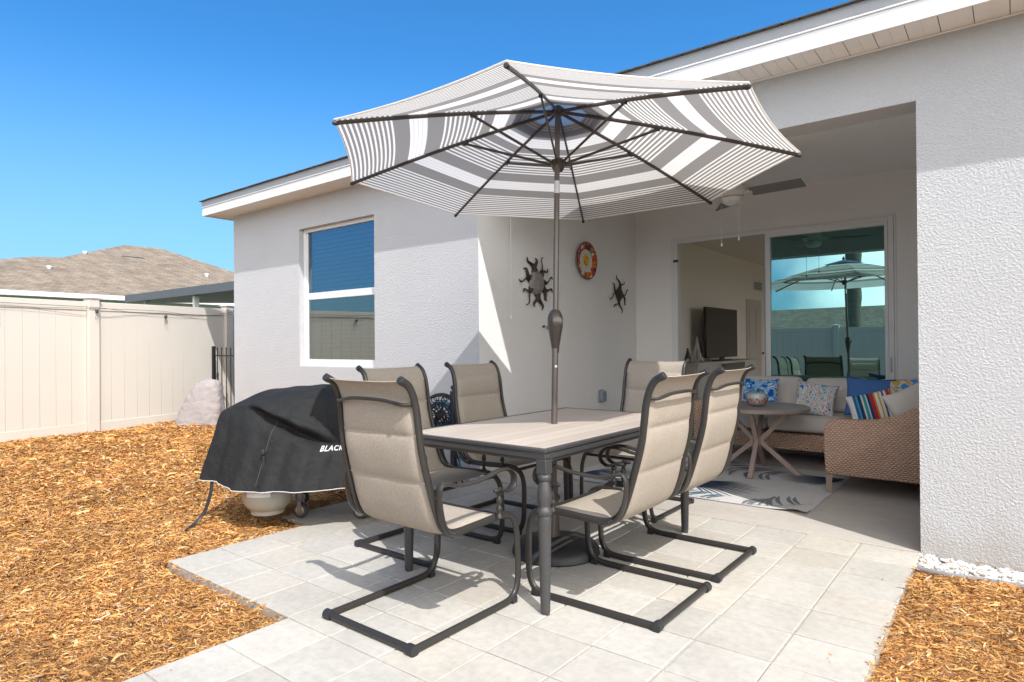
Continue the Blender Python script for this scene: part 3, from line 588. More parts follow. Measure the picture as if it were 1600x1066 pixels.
m = MB(); m.box(XS+.003,XS+.05,6.78,7.20,1.72,2.22,.02); m.build('base_plate','drip_grey',ou)
m = MB(); m.box(XS+.052,XS+.20,6.82,7.16,1.76,2.18,.05); m.build('cover','utility_grey',ou)
hk = thing('wall_hook','small white bracket with a dark tip screwed to the porch wall behind the umbrella pole','hook',(XS,3.3,4.56))
m = MB(); m.box(XS+.003,XS+.05,3.45,3.75,4.5,4.6,.01); m.tube([(XS+.05,3.6,4.56),(XS+.10,3.5,4.56),(XS+.10,3.2,4.57)],.02,8); m.build('bracket','nozzle',hk)
m = MB(); m.lathe([(.03,0),(.045,.03),(.03,.07)],(XS+.10,3.2,4.57),10,(0,-1,0)); m.build('tip','black_plastic',hk)
def cord(name,label,x,y,z0,z1,knob,cat='pull cord',par=None):
    m = MB(); m.tube([(x,y,z1),(x+.005,y,(z0+z1)/2),(x,y,z0)],.007,6); m.lathe([(.012,.10),(.035,.05),(.03,0),(.01,-.01)],(x,y,z0-.06),10)
    o = m.build(name,'fan_white',par)
    if par is None: single(o,(x,y,z0)); tag(o,label,cat)
cord('pull_cord','thin white cord with a small knob hanging beside the sunlit strip of the porch wall',XS+.12,1.39,4.85,9.58,1)
m = MB(); m.tube([(-.52,2,9.58),(-.50,2,9.35),(-.47,2,9.28),(-.44,2,9.35),(-.42,2,9.58)],.008,6); m.lathe([(.01,.09),(.035,.05),(.03,0)],(-.47,2,9.2),10)
tag(single(m.build('ceiling_hook','fan_white'),(-.47,2,9.2)),'small white hook hanging from the porch ceiling near the right pillar','hook')

# ceiling fan
fc = (-5.25,5.1)
fan = thing('ceiling_fan','ceiling fan with grey blades and white motor under the porch ceiling','ceiling fan',(fc[0],fc[1],8.4))
m = MB(); m.lathe([(.22,9.58),(.22,9.48),(.06,9.40),(.05,8.95),(.05,8.80)],(fc[0],fc[1],0),20); m.build('downrod','fan_white',fan)
m = MB(); m.lathe([(.05,8.82),(.30,8.78),(.42,8.68),(.42,8.52),(.34,8.44),(.28,8.40)],(fc[0],fc[1],0),28); m.build('motor','fan_white',fan)
m = MB(); m.lathe([(.27,8.40),(.33,8.36),(.30,8.25),(.18,8.17),(0,8.14)],(fc[0],fc[1],0),24); m.build('lamp_bowl','fan_white',fan)
for k,a in enumerate((-5,118,238)):
    a = math.radians(a); d = Vector((math.cos(a),math.sin(a),0)); s = Vector((-d.y,d.x,0)); up = Vector((0,0,1)); c = Vector((fc[0],fc[1],8.47))
    m = MB(); ay = (s*math.cos(.3)-up*math.sin(.3)); az = d.cross(ay); m.obox(c+d*1.32,d,ay,az,.76,.24,.012,.01); o = m.build('blade','fan_blade',fan)
    m = MB(); m.obox(c+d*.48,d,ay,az,.14,.06,.02,.008); m.build('blade_arm','fan_white',o)
cord('pull_chain',None,-5.55,5.0,6.98,8.3,1,par=fan); cord('pull_chain',None,-5.05,5.05,7.12,8.3,1,par=fan)

# ================================================================ TABLE
TX0,TX1,TY0,TY1,TZ = -7.12,-3.96,-6.57,-1.30,2.45
tb = thing('patio_table','rectangular patio table with beige slatted top, grey metal rim and turned legs','table',(-5.54,-3.93,0))
m = MB(); cy = (TY0+TY1)/2
m.box(TX0+.09,TX1-.09,TY0+.09,cy-.006,TZ-.05,TZ-.004,.006); m.box(TX0+.09,TX1-.09,cy+.006,TY1-.09,TZ-.05,TZ-.004,.006); m.build('tabletop','tabletop',tb)
m = MB()
for a in ((TX0,TX1,TY0,TY0+.088),(TX0,TX1,TY1-.088,TY1),(TX0,TX0+.088,TY0+.089,TY1-.089),(TX1-.088,TX1,TY0+.089,TY1-.089)): m.box(a[0],a[1],a[2],a[3],TZ-.065,TZ,.018)
m.build('rim','metal_table',tb)
m = MB()
for a in ((TX0+.02,TX1-.02,TY0+.02,TY0+.07),(TX0+.02,TX1-.02,TY1-.07,TY1-.02),(TX0+.02,TX0+.07,TY0+.071,TY1-.071),(TX1-.07,TX1-.02,TY0+.071,TY1-.071)): m.box(a[0],a[1],a[2],a[3],TZ-.165,TZ-.067,.02)
for a in ((TX0+.05,TX1-.05,TY0+.05,TY0+.10),(TX0+.05,TX1-.05,TY1-.10,TY1-.05),(TX0+.05,TX0+.10,TY0+.101,TY1-.101),(TX1-.10,TX1-.05,TY0+.101,TY1-.101)): m.box(a[0],a[1],a[2],a[3],TZ-.21,TZ-.166,.008)
m.build('apron','metal_table',tb)
m = MB(); m.box(TX0+.1,TX1-.1,cy-.09,cy+.09,TZ-.11,TZ-.055,.01); m.box(-5.6,-5.48,TY0+.1,cy-.1,TZ-.11,TZ-.055,.01); m.box(-5.6,-5.48,cy+.1,TY1-.1,TZ-.11,TZ-.055,.01); m.build('underframe','metal_table',tb)
legp = [(.066,0),(.072,.03),(.074,.1),(.098,1.30),(.103,1.42),(.095,1.45),(.112,1.47),(.116,1.51),(.108,1.55),(.088,1.58),(.085,1.60),(.108,1.66),(.113,1.74),(.103,1.84),(.085,1.93),(.078,1.96),(.102,1.99),(.106,2.02),(.100,2.05),(.082,2.07),(.085,2.09)]
for x in (TX0+.10,TX1-.10):
    for y in (TY0+.10,TY1-.10):
        m = MB(); m.lathe(legp,(x,y,0),20); m.box(x-.088,x+.088,y-.088,y+.088,2.07,2.286,.012); m.build('leg','metal_table',tb)

# ================================================================ CHAIRS
CP = [(-.075,3.53),(.045,3.46),(.125,3.33),(.18,3.12),(.21,2.84),(.245,2.57),(.32,2.25),(.41,1.93),(.49,1.68),(.57,1.51),(.70,1.405),(.88,1.37),(1.2,1.375),(1.6,1.39),(1.88,1.39)]
CF = [(2.04,1.35),(2.15,1.25),(2.21,1.08),(2.225,.85),(2.22,.45),(2.19,.26),(2.11,.13),(1.97,.07),(1.8,.055)]
HW = .90
def make_chair():
    t = thing('patio_chair','','chair',(0,0,0))
    def hwz(s,z): return (.80+.075*max(0,min(1,(3.4-z)/1.9))) if s < .62 and z > 1.45 else (.875 if z > 1.2 else .875+.03*min(1,(1.2-z)/1.1))
    full = smoothpath([(s,0,z) for s,z in CP+CF],4)
    for sg in (-1,1):
        m = MB(); P = [(p.x, sg*hwz(p.x,p.z), p.z) for p in full]; m.tube(P,.040,12,r2=.056,lat=(0,1,0)); m.tube([P[-1],(0,sg*HW,.055)],.040,12,r2=.056,lat=(0,1,0)); fr = m.build('side_frame','metal',t)
        m = MB(); m.lathe([(.02,-.055),(.055,-.05),(.06,0),(.055,.03),(.045,.035)],P[0],14,(-.83,0,.55)); m.build('end_cap','black_plastic',fr)
        arm = smoothpath([(.80,sg*(HW+.085),1.36),(.62,sg*(HW+.085),1.42),(.50,sg*(HW+.085),1.56),(.43,sg*(HW+.085),1.78),(.41,sg*(HW+.085),1.98),(.43,sg*(HW+.085),2.09),(.52,sg*(HW+.085),2.115),(.85,sg*(HW+.09),2.04),(1.3,sg*(HW+.10),2.06),(1.65,sg*(HW+.10),2.12),(1.87,sg*(HW+.10),2.10),(1.99,sg*(HW+.10),2.00),(1.99,sg*(HW+.10),1.87),(1.88,sg*(HW+.10),1.79),(1.76,sg*(HW+.10),1.80),(1.66,sg*(HW+.10),1.83)],5)
        m = MB(); m.tube(arm,.062,10,r2=.026,lat=(0,1,0)); am = m.build('armrest','metal',t)
        m = MB(); m.lathe([(.02,-.09),(.035,-.06),(.035,.06),(.02,.09)],(1.62,sg*(HW+.10),1.835),10,(1,0,0)); m.build('scroll_end','metal',am)
        m = MB(); m.lathe([(.055,1.40),(.05,1.44),(.032,1.46),(.030,1.49),(.048,1.52),(.050,1.55),(.030,1.58),(.028,1.60),(.045,1.63),(.048,1.67),(.035,1.71),(.028,1.73),(.05,1.76),(.052,1.785)],(1.70,sg*(HW+.055),0),14); m.build('baluster','metal',am)
        for bs,bz in ((.44,1.93),(.68,1.40)): m = MB(); m.tube([(bs,sg*(HW-.04),bz),(bs,sg*(HW+.11),bz)],.022,8); m.build('bolt','silver',am)
        m = MB(); m.lathe([(.07,-.09),(.075,-.06),(.075,.05),(.06,.055)],(0.0,sg*(HW+.0),.06),16,(0,sg,0)); m.build('foot_cap','black_plastic',t)
        m = MB(); m.box(2.02,2.14,sg*HW-.05,sg*HW+.05,0,.10,.01); m.build('foot_pad','black_plastic',t)
    m = MB(); m.tube([(0,-HW,.062),(0,HW,.062)],.052,12); m.build('rear_bar','metal',t)
    m = MB(); m.tube([(2.0,-HW+.03,1.33),(2.0,HW-.03,1.33)],.035,10); m.build('seat_bar','metal',t)
    m = MB(); m.tube([(.78,-HW+.03,1.34),(.78,HW-.03,1.34)],.035,10); m.build('seat_bar','metal',t)
    m = MB(); m.tube(smoothpath([(.15,-.79,3.22),(.06,-.68,3.20),(.01,-.35,3.25),(.0,0,3.26),(.01,.35,3.25),(.06,.68,3.20),(.15,.79,3.22)],5),.026,10); m.build('head_bar','metal',t)
    # sling, padded
    sp = smoothpath([(s,0,z) for s,z in CP],6)
    cum = [0]
    for i in range(1,len(sp)): cum.append(cum[-1]+(sp[i]-sp[i-1]).length)
    tot = cum[-1]
    def at(q):
        d = q*tot
        for i in range(1,len(sp)):
            if cum[i] >= d: 
                k = (d-cum[i-1])/max(cum[i]-cum[i-1],1e-6); return sp[i-1].lerp(sp[i],k), (sp[min(i+1,len(sp)-1)]-sp[max(i-2,0)]).normalized()
        return sp[-1], (sp[-1]-sp[-2]).normalized()
    seams = [.115, .24, .43, .70, .985]      # fractions of the path
    def pad(q):
        for a,b in zip(seams[:-1],seams[1:]):
            if a <= q <= b: k = (q-a)/(b-a); return (4*k*(1-k))**.38
        return .0
    nu, nv = 120, 18; wd = HW-.045
    def srf(side):
        def fn(u,v):
            p, tn = at(min(.003+u*.992,1)); nrm = Vector((-tn.z,0,tn.x)); nrm = -nrm if nrm.x < 0 and tn.z < -.3 else nrm
            nrm = Vector((-tn.z,0,tn.x))              # towards the sitter
            y = (v*2-1)*(hwz(p.x,p.z)-.045); e = 1-abs(v*2-1)**4
            inner = min(1,(1-abs(v*2-1))/.14)
            th = .006+.064*pad(u)*inner**.6
            wr = .004*math.sin(23*u+5*v)*math.sin(9*v)*pad(u)
            q = p+nrm*((th if side > 0 else -th*.75)+wr-.022*e)
            return (q.x, y, q.z)
        return fn
    m = MB(); m.grid(srf(1),nu,nv); n1 = (nu+1)*(nv+1); m.grid(srf(-1),nu,nv)
    fs = []
    for i in range(nu):
        for j in (0,nv): a = i*(nv+1)+j; b = (i+1)*(nv+1)+j; fs.append((a,b,b+n1,a+n1))
    for j in range(nv):
        for i in (0,nu): a = i*(nv+1)+j; fs.append((a,a+1,a+1+n1,a+n1))
    m.f += fs; m.m += [0]*len(fs)
    sl = m.build('sling','sling',t,ang=80)
    for q in seams[1:4]:
        p, tn = at(q); nn = Vector((-tn.z,0,tn.x))
        for s_ in (1,-1): m = MB(); m.tube([tuple(p+nn*(s_*.010-.022*(1-abs(v)**4))+Vector((0,v*(hwz(p.x,p.z)-.05),0))) for v in [k/8-1 for k in range(17)]],.006,6); m.build('seam','cushion',sl)
    return t
ch = make_chair()
spots = [(-5.59,-8.53,90,'chair at the near table end, its padded back towards the viewer'),
         (-2.50,-5.10,180,'front right chair with its shaded seat and sled base in full view'),
         (-2.50,-2.84,180,'sunlit chair on the right side of the table, beside the patio rug'),
         (-8.82,-5.27,0,'shaded chair on the wall side, between the covered grill and hose reel'),
         (-8.84,-2.74,0,'shaded chair on the wall side, in front of the stucco corner'),
         (-5.80,.95,-90,'chair at the far table end facing the viewer, half in shade')]
for i,(x,y,a,lab) in enumerate(spots):
    o = ch if i == 0 else copy_tree(ch)
    o.location = (x*F,y*F,0); o.rotation_euler = (0,0,math.radians(a)); tag(o,lab,'chair','sling chairs around the patio table')

# ================================================================ UMBRELLA
UC = Vector((-5.712,-3.603,7.458)); UN = Vector((-.013,.04,.999)).normalized(); UA = Vector((0,1,0)).cross(UN).normalized(); UB = UN.cross(UA); UR = 4.5; UH = 1.20
um = thing('patio_umbrella','open grey and white striped patio umbrella on a bronze pole through the table','umbrella',(-5.52,-4.15,0))
def pole(z): k = (z-2.45)/6.21; return Vector((-5.56-.15*k,-4.03+.43*k,z))
m = MB(); m.tube([pole(.25),pole(3.9)],.060,18); m.build('lower_pole','bronze_pole',um)
m = MB(); m.tube([pole(4.55),pole(6.97)],.055,18); m.tube([pole(7.22),pole(8.6)],.052,18); m.build('upper_pole','bronze_pole',um)
m = MB(); m.tube([pole(6.97),pole(7.22)],.056,18); m.build('tilt_joint','silver',um)
m = MB(); c0 = pole(0); 
m.lathe([(.062,3.80),(.068,3.82),(.080,3.95),(.115,4.15),(.150,4.35),(.150,4.50),(.125,4.58),(.085,4.64),(.060,4.66)],(pole(4.2).x,pole(4.2).y,0),24); ck = m.build('crank_housing','bronze',um)
m = MB(); v = Vector((RR.x*.2-FW.x,RR.y*.2-FW.y,0)).normalized(); pc = pole(4.42)+v*.12; m.lathe([(.10,0),(.10,.05),(.07,.065),(0,.07)],pc,20,v); m.build('crank_hub','bronze_pole',ck)
m = MB(); m.lathe([(.03,0),(.028,.02),(0,.022)],pole(3.55)+v*.055,10,v); m.build('pin','silver',um)
hub = UC+UN*UH; run = UC+UN*.13
m = MB(); m.lathe([(.06,-.16),(.10,-.13),(.155,.0),(.165,.05),(.12,.09),(.07,.10)],run,20,UN); m.build('runner','bronze',um)
m = MB(); m.lathe([(.06,-.08),(.14,-.05),(.16,0),(.13,.05),(.06,.07)],hub,20,UN); m.build('crown','bronze',um)
tips = []
for k in range(8):
    a = 4.374-k*PI/4; tips.append(UC+(UA*math.cos(a)+UB*math.sin(a))*UR)
def ribp(k,q): 
    d = tips[k]-hub; return hub+d*q+UN*(.05*math.sin(q*PI))
for k in range(8):
    m = MB(); lat = (tips[k]-UC).cross(UN).normalized(); m.tube([ribp(k,q/10) for q in range(11)],[.024]*11,8,r2=.036,lat=lat); rb = m.build('rib','bronze',um)
    m = MB(); m.lathe([(.036,-.08),(.04,0),(.025,.03)],ribp(k,1),10,(tips[k]-hub)); m.build('rib_tip','black_plastic',rb)
    m = MB(); p = ribp(k,.43); m.tube([run+(tips[k]-UC).normalized()*.13,p-UN*.05],.020,8,r2=.028,lat=lat); st = m.build('strut','bronze',um)
    m = MB(); m.obox(p-UN*.035,lat,(tips[k]-hub),UN,.035,.06,.035,.01); m.build('joint','black_plastic',st)
def stripes():
    out = []
    def fine(a,b,n,c1='G',c2='W',r=.55):
        p = (b-a)/n
        for i in range(n): out.append((a+i*p,a+(i+r)*p,c1)); out.append((a+(i+r)*p,a+(i+1)*p,c2))
    out.append((0,.012,'W')); fine(.012,.215,10); out.append((.215,.285,'G'))
    def white(a,b):
        n = 4; p = (b-a)/n
        for i in range(n): out.append((a+i*p,a+(i+.78)*p,'W')); out.append((a+(i+.78)*p,a+(i+1)*p,'P'))
    white(.285,.365); out.append((.365,.43,'G')); fine(.43,.63,9); out.append((.63,.68,'G')); white(.68,.755); out.append((.755,.82,'G')); fine(.82,.875,3,'G','T',.5)
    return out
ST = stripes(); MI = dict(G=0,W=1,P=2,T=3)
m = MB(); ns = 10
def cp(k,q,s,up=.055):
    qq = q*(1-.020*4*s*(1-s)*q); a = ribp(k,qq); b = ribp((k+1)%8,qq); return a.lerp(b,s)+UN*(up-.05*4*s*(1-s)*q)
for k in range(8):
    for t0,t1,c in ST:
        sub = max(1,int((t1-t0)/.03))
        for w_ in range(sub):
            a = t0+(t1-t0)*w_/sub; b = t0+(t1-t0)*(w_+1)/sub
            r0 = [tuple(cp(k,1.0-a,j/ns)) for j in range(ns+1)]; r1 = [tuple(cp(k,1.0-b,j/ns)) for j in range(ns+1)]
            m.add(r0+r1,[(j,j+1,ns+2+j,ns+1+j) for j in range(ns)],MI[c])
cn = m.build('canopy',['canopy_grey','canopy_white','canopy_pale','canopy_tan'],um,fixn=False,ang=20)
m = MB()
for k in range(8):
    for j in range(ns):
        a = cp(k,1,j/ns,.06); b = cp(k,1,(j+1)/ns,.06); m.tube([a,b],.016,6)
m.build('edge_binding','canopy_white',cn)
m = MB()
for k in range(8):
    for a_,b_ in ((.21,.14),(.14,.07),(.07,.0)):
        r0 = [tuple(cp(k,a_,j/4,.13)) for j in range(5)]; r1 = [tuple(cp(k,b_,j/4,.13)) for j in range(5)]; m.add(r0+r1,[(j,j+1,6+j,5+j) for j in range(4)])
m.build('vent_cap','canopy_navy',um,fixn=False)
m = MB(); m.lathe([(.05,0),(.09,.04),(.06,.1),(.03,.16),(.0,.18)],hub+UN*.13,14,UN); m.build('finial','bronze',um)
ub = thing('umbrella_base','round black umbrella base on the pavers under the table','umbrella base',(-5.50,-4.10,0))
m = MB(); m.lathe([(.82,0.0),(.84,.03),(.82,.13),(.74,.21),(.60,.25),(.3,.29),(.10,.32)],(-5.50,-4.10,0),40); m.build('disc','black_plastic',ub)
m = MB(); m.tube([(-5.50,-4.10,.30),pole(1.35)],.078,18); m.build('stem','bronze',ub)
m = MB(); q = pole(1.1); m.lathe([(.02,0),(.02,.09),(.05,.10),(.05,.15)],q+Vector((.07,-.03,0)),10,(.8,-.6,0)); m.build('screw_knob','black_plastic',ub)

# ================================================================ GRILL UNDER ITS COVER
gr = thing('covered_grill','long outdoor griddle cart under a black fitted cover with white piping','grill',(-11.6,-5.5,0))
def ring(pts, n=96):
    P = [Vector((*p,)) for p in pts]; Q = []
    for i in range(len(P)):
        a,b,c,d = P[i-1],P[i],P[(i+1)%len(P)],P[(i+2)%len(P)]
        for k in range(24):
            t = k/24; Q.append(.5*((2*b)+(c-a)*t+(2*a-5*b+4*c-d)*t*t+(3*b-a-3*c+d)*t**3))
    L = [0]
    for i in range(len(Q)): L.append(L[-1]+(Q[(i+1)%len(Q)]-Q[i]).length)
    out = []; j = 0
    for k in range(n):
        d = L[-1]*k/n
        while L[j+1] < d: j += 1
        f = (d-L[j])/max(L[j+1]-L[j],1e-6); out.append(Q[j].lerp(Q[(j+1)%len(Q)],f))
    return out
hem = ring([(-13.25,-7.1,.97),(-12.7,-7.17,.93),(-12.0,-7.12,.90),(-11.2,-6.95,.89),(-10.65,-6.65,.89),(-10.2,-6.15,.90),(-9.9,-5.6,.94),(-9.7,-4.9,.98),(-10.0,-4.1,1.0),(-10.9,-3.7,1.0),(-12.0,-4.1,1.0),(-13.0,-5.0,1.0),(-13.6,-6.1,1.0)])
mid = ring([(-13.05,-6.92,1.9),(-12.55,-6.90,1.9),(-11.95,-6.78,1.9),(-11.3,-6.55,1.9),(-10.85,-6.25,1.9),(-10.45,-5.8,1.9),(-10.15,-5.3,1.9),(-9.95,-4.7,1.9),(-10.2,-4.0,1.9),(-11.0,-3.65,1.9),(-12.0,-3.9,1.9),(-12.95,-4.8,1.9),(-13.45,-5.95,1.9)])
shl = ring([(-13.10,-6.72,2.50),(-12.55,-6.62,2.62),(-12.0,-6.45,2.72),(-11.4,-6.20,2.78),(-11.0,-5.90,2.8),(-10.7,-5.50,2.8),(-10.45,-5.05,2.8),(-10.35,-4.6,2.8),(-10.55,-4.05,2.8),(-11.2,-3.75,2.8),(-12.0,-3.95,2.8),(-12.85,-4.8,2.78),(-13.4,-5.85,2.6)])
top = ring([(-12.75,-6.35,2.74),(-12.35,-6.25,2.88),(-11.95,-6.05,2.95),(-11.5,-5.80,2.97),(-11.2,-5.5,2.99),(-11.0,-5.1,3.0),(-10.9,-4.8,3.0),(-10.9,-4.5,3.02),(-11.05,-4.2,3.04),(-11.5,-4.0,3.04),(-12.0,-4.2,3.02),(-12.6,-4.9,2.98),(-12.95,-5.8,2.90)])
cen = Vector((-11.9,-5.1,3.02))
def cover_pt(u, v):   # v 0 hem .. 1 centre
    n = len(hem); x = (u%1)*n; i = int(x)%n; f = x-int(x)
    R = [h[i].lerp(h[(i+1)%n],f) for h in (hem,mid,shl,top)]
    kn = [0,.38,.66,.78,1]
    R.append(cen)
    for a in range(4):
        if v <= kn[a+1]+1e-9:
            t = (v-kn[a])/(kn[a+1]-kn[a]); p0 = R[max(a-1,0)]; p = .5*((2*R[a])+(R[a+1]-p0)*t+(2*p0-5*R[a]+4*R[a+1]-R[min(a+2,4)])*t*t+(3*R[a]-p0-3*R[a+1]+R[min(a+2,4)])*t**3) if a < 2 else R[a].lerp(R[a+1],t)
            break
    out = Vector((p.x-cen.x,p.y-cen.y,0)); 
    if out.length > .01: out.normalize()
    side = max(0,1-v/.66); 
    an = 2*PI*u
    fold = (.065*math.sin(an*9+1.3*math.sin(an*3)+v*3)+.035*math.sin(an*17+4*v)+.012*math.sin(an*31+2))*side**.8
    # the deep diagonal fold that runs from the front left shoulder down to the right
    uu = u%1; dv_ = v-(.62-(uu-.11)/.75); wn_ = max(0,min(1,(uu-.09)/.05))*max(0,min(1,(.325-uu)/.07))*(1 if .1 < v < .72 else 0)
    dgl = math.exp(-((dv_+.035)/.034)**2)*wn_; dg2 = math.exp(-((dv_-.035)/.045)**2)*wn_
    dv3 = v-(.50-(uu-.16)/1.1); dgl += .5*math.exp(-((dv3+.02)/.03)**2)*wn_*(1 if uu < .34 else 0)
    sag = .018*math.sin(7*p.x+2*p.y)*math.sin(6*p.y)*(1-side)
    return p+out*(fold-.17*dgl+.13*dg2)+Vector((0,0,sag+(.02*math.sin(an*5) if v < .02 else 0)))
m = MB(); m.grid(lambda u,v: tuple(cover_pt(u,v)),288,130,closeu=True); cv = m.build('cover','cover_cloth',gr,ang=180)
cv_v = [Vector(p) for p in m.v]; BVH = BVHTree.FromPolygons(cv_v, m.f)
m = MB(); m.tube([tuple(cover_pt(k/288,0)) for k in range(288)],.010,6,closed=True); m.build('piping','piping_white',cv)
def on_cover(p, d, off=.008):
    h = BVH.ray_cast(Vector(p), Vector(d).normalized()); return (h[0]-Vector(d).normalized()*off) if h[0] else None
# seam and toggle
sd_ = Vector((-.55,.83,0))
pts = []
for k in range(24):
    z = 1.0+k*.065; h = on_cover(Vector((-11.35+.012*k,-6.9,z))-sd_*3,sd_,.004)
    if h: pts.append(h)
m = MB(); m.tube(pts,.006,5); m.build('seam','rubber_grey',cv)
h = on_cover(Vector((-11.22,-6.9,1.55))-sd_*3,sd_,.03) or Vector((-11.2,-6.8,1.5))
m = MB(); m.tube([h+Vector((0,0,.12)),h+Vector((.01,-.01,0)),h+Vector((-.01,0,-.28))],[.03,.036,.028],8); m.lathe([(.02,0),(.05,.03),(.05,.1),(.02,.13)],h+Vector((.02,-.03,.08)),10); m.build('toggle','black_plastic',cv)
# lettering embroidered on the front
def lettering(text, size, origin, du, dn, mname, parent, name='lettering', shear=.25, off=.012):
    cu = bpy.data.curves.new('t','FONT'); cu.body = text; cu.size = size; cu.space_character = 1.12; cu.shear = shear; cu.resolution_u = 3; cu.offset = .004
    to = link(bpy.data.objects.new('t',cu)); dg = bpy.context.evaluated_depsgraph_get(); me = bpy.data.meshes.new_from_object(to.evaluated_get(dg))
    bm = bmesh.new(); bm.from_mesh(me); bmesh.ops.triangulate(bm, faces=bm.faces[:]); bmesh.ops.subdivide_edges(bm, edges=[e for e in bm.edges if e.calc_length() > .05], cuts=1)
    mb = MB(); V = []
    for v in bm.verts:
        P = Vector(origin)+Vector(du)*v.co.x+Vector((0,0,1))*v.co.y; h = on_cover(P-Vector(dn)*3, dn, off); V.append(tuple(h if h else P))
    mb.add(V, [[v.index for v in f.verts] for f in bm.faces]); bm.free(); bpy.data.objects.remove(to); bpy.data.curves.remove(cu); bpy.data.meshes.remove(me)
    return mb.build(name, mname, parent, smooth=False, fixn=False)
LU = Vector((.70,.71,0)).normalized(); LN = Vector((-.71,.70,0)).normalized()
lettering('BLACKSTONE', .145, (-10.44,-5.94,1.69), LU, LN, 'piping_white', cv)
m = MB(); m.tube(smoothpath([(-12.85,-7.10,1.0),(-12.85,-7.14,.7),(-12.90,-7.22,.35),(-12.95,-7.35,.12),(-12.88,-7.6,-.0),(-12.62,-7.90,-.05)],5),.040,8,r2=.02,lat=(.8,.6,0)); m.build('strap','black_plastic',gr)
for (x,y) in ((-11.64,-5.68),(-12.75,-4.9),(-11.5,-3.95),(-10.45,-4.9)):
    m = MB(); m.box(x-.06,x+.06,y-.06,y+.06,.42,1.6,.01); lg = m.build('leg','steel',gr)
    m = MB(); m.box(x-.09,x+.09,y-.09,y+.09,.395,.42,.005); a = Vector((.45,-.89,0)); b = Vector((.89,.45,0)); cc_ = Vector((x,y,0))+b*.05
    for s in (-1,1): m.obox(cc_+a*(s*.075)+Vector((0,0,.27)),b,a,(0,0,1),.05,.010,.13,.004)
    cs = m.build('caster','steel',lg)
    m = MB(); m.lathe([(.10,-.05),(.165,-.045),(.18,-.02),(.18,.02),(.165,.045),(.10,.05)],cc_+Vector((0,0,.18)),24,a); m.build('wheel','rubber_grey',cs)
    m = MB(); m.lathe([(.03,-.062),(.09,-.055),(.11,-.052),(.11,.052),(.09,.055),(.03,.062)],cc_+Vector((0,0,.18)),20,a); m.build('wheel_hub','silver',cs)
m = MB(); m.box(-12.4,-10.7,-5.5,-4.3,.95,1.05); m.build('lower_shelf','dark_grey',gr)
tk = thing('propane_tank','cream white propane cylinder hanging under the left end of the covered grill','propane tank',(-11.80,-6.36,.26))
tx, ty = -11.80,-6.36
m = MB(); m.lathe([(.35,.33),(.42,.38),(.50,.48),(.54,.64),(.54,1.20),(.50,1.34),(.36,1.45),(.15,1.49)],(tx,ty,0),36); m.build('cylinder','tank',tk)
m = MB(); m.lathe([(.34,.25),(.355,.25),(.365,.37),(.34,.40),(.32,.36)],(tx,ty,0),32); m.build('foot_ring','tank',tk)
m = MB(); cam2 = Vector((CAMLOC.x-tx,CAMLOC.y-ty,0)).normalized(); a0 = math.atan2(cam2.y,cam2.x)
def strip(mb,a1,a2,z1,z2,r): mb.grid(lambda u,v: (tx+math.cos(a1+(a2-a1)*u)*r,ty+math.sin(a1+(a2-a1)*u)*r,z1+(z2-z1)*v),8,1)
strip(m,a0+.15,a0+.65,.78,1.05,.546); m.build('sticker','label_blue',tk)
m = MB(); strip(m,a0-.9,a0+.1,.70,1.02,.546); m.build('label_paper','trim_white',tk)
m = MB(); m.lathe([(.08,1.46),(.1,1.48),(.1,1.52),(.05,1.55)],(tx,ty,0),14); m.build('valve','silver',tk)

# ================================================================ HOSE REEL
hr = thing('hose_reel','ornate black iron hose reel with a blue hose, against the wall between two chairs','hose reel',(-11.6,-1.2,0))
hx, hy, hz = -11.62,-1.05,1.98; ax = Vector((.62,-.78,0)).normalized(); bx = Vector((.78,.62,0))
for sgn in (1,-1):
    c = Vector((hx,hy,hz))+ax*(.28*sgn); m = MB()
    m.tube([c+(bx*math.cos(a)+Vector((0,0,1))*math.sin(a))*.56 for a in [2*PI*k/40 for k in range(40)]],.035,8,closed=True)
    m.tube([c+(bx*math.cos(a)+Vector((0,0,1))*math.sin(a))*.36 for a in [2*PI*k/32 for k in range(32)]],.022,8,closed=True)
    for k in range(10):
        a = 2*PI*k/10; e1 = bx*math.cos(a)+Vector((0,0,1))*math.sin(a); c2 = c+e1*.46
        m.tube([c2+(bx*math.cos(b)+Vector((0,0,1))*math.sin(b))*.075 for b in [2*PI*j/14 for j in range(14)]],.016,6,closed=True)
        m.tube([c+e1*.05,c+e1*.36],.018,6)
    for k in range(14):
        a = 2*PI*k/14; e1 = bx*math.cos(a)+Vector((0,0,1))*math.sin(a); c2 = c+e1*.24
        m.tube([c2+(bx*math.cos(b)+Vector((0,0,1))*math.sin(b))*.055 for b in [2*PI*j/10 for j in range(10)]],.013,5,closed=True)
    m.lathe([(.08,-.03),(.08,.03)],c,16,ax); m.build('side_wheel','black_iron',hr)
m = MB(); m.lathe([(.12,-.27),(.12,.27)],(hx,hy,hz),18,ax); m.build('drum','black_iron',hr)
m = MB(); pts = []
for k in range(7*28):
    a = 2*PI*k/28; r = .30+.02*(k//56); off = -.22+.44*((k/28)%2 if int(k/56)%2 == 0 else 2-(k/28)%2)/2; pts.append(Vector((hx,hy,hz))+ax*off+(bx*math.cos(a)+Vector((0,0,1))*math.sin(a))*r)
m.tube(pts,.032,8)
pts = smoothpath([Vector((hx,hy,hz+.34)),Vector((hx,hy,hz+.1))+bx*.62,Vector((hx,hy,hz-.5))+bx*.66,Vector((hx,hy,.5))+bx*.55,Vector((hx,hy,.05))+bx*.8],6); m.tube(pts,.034,8); m.build('hose','hose_blue',hr)
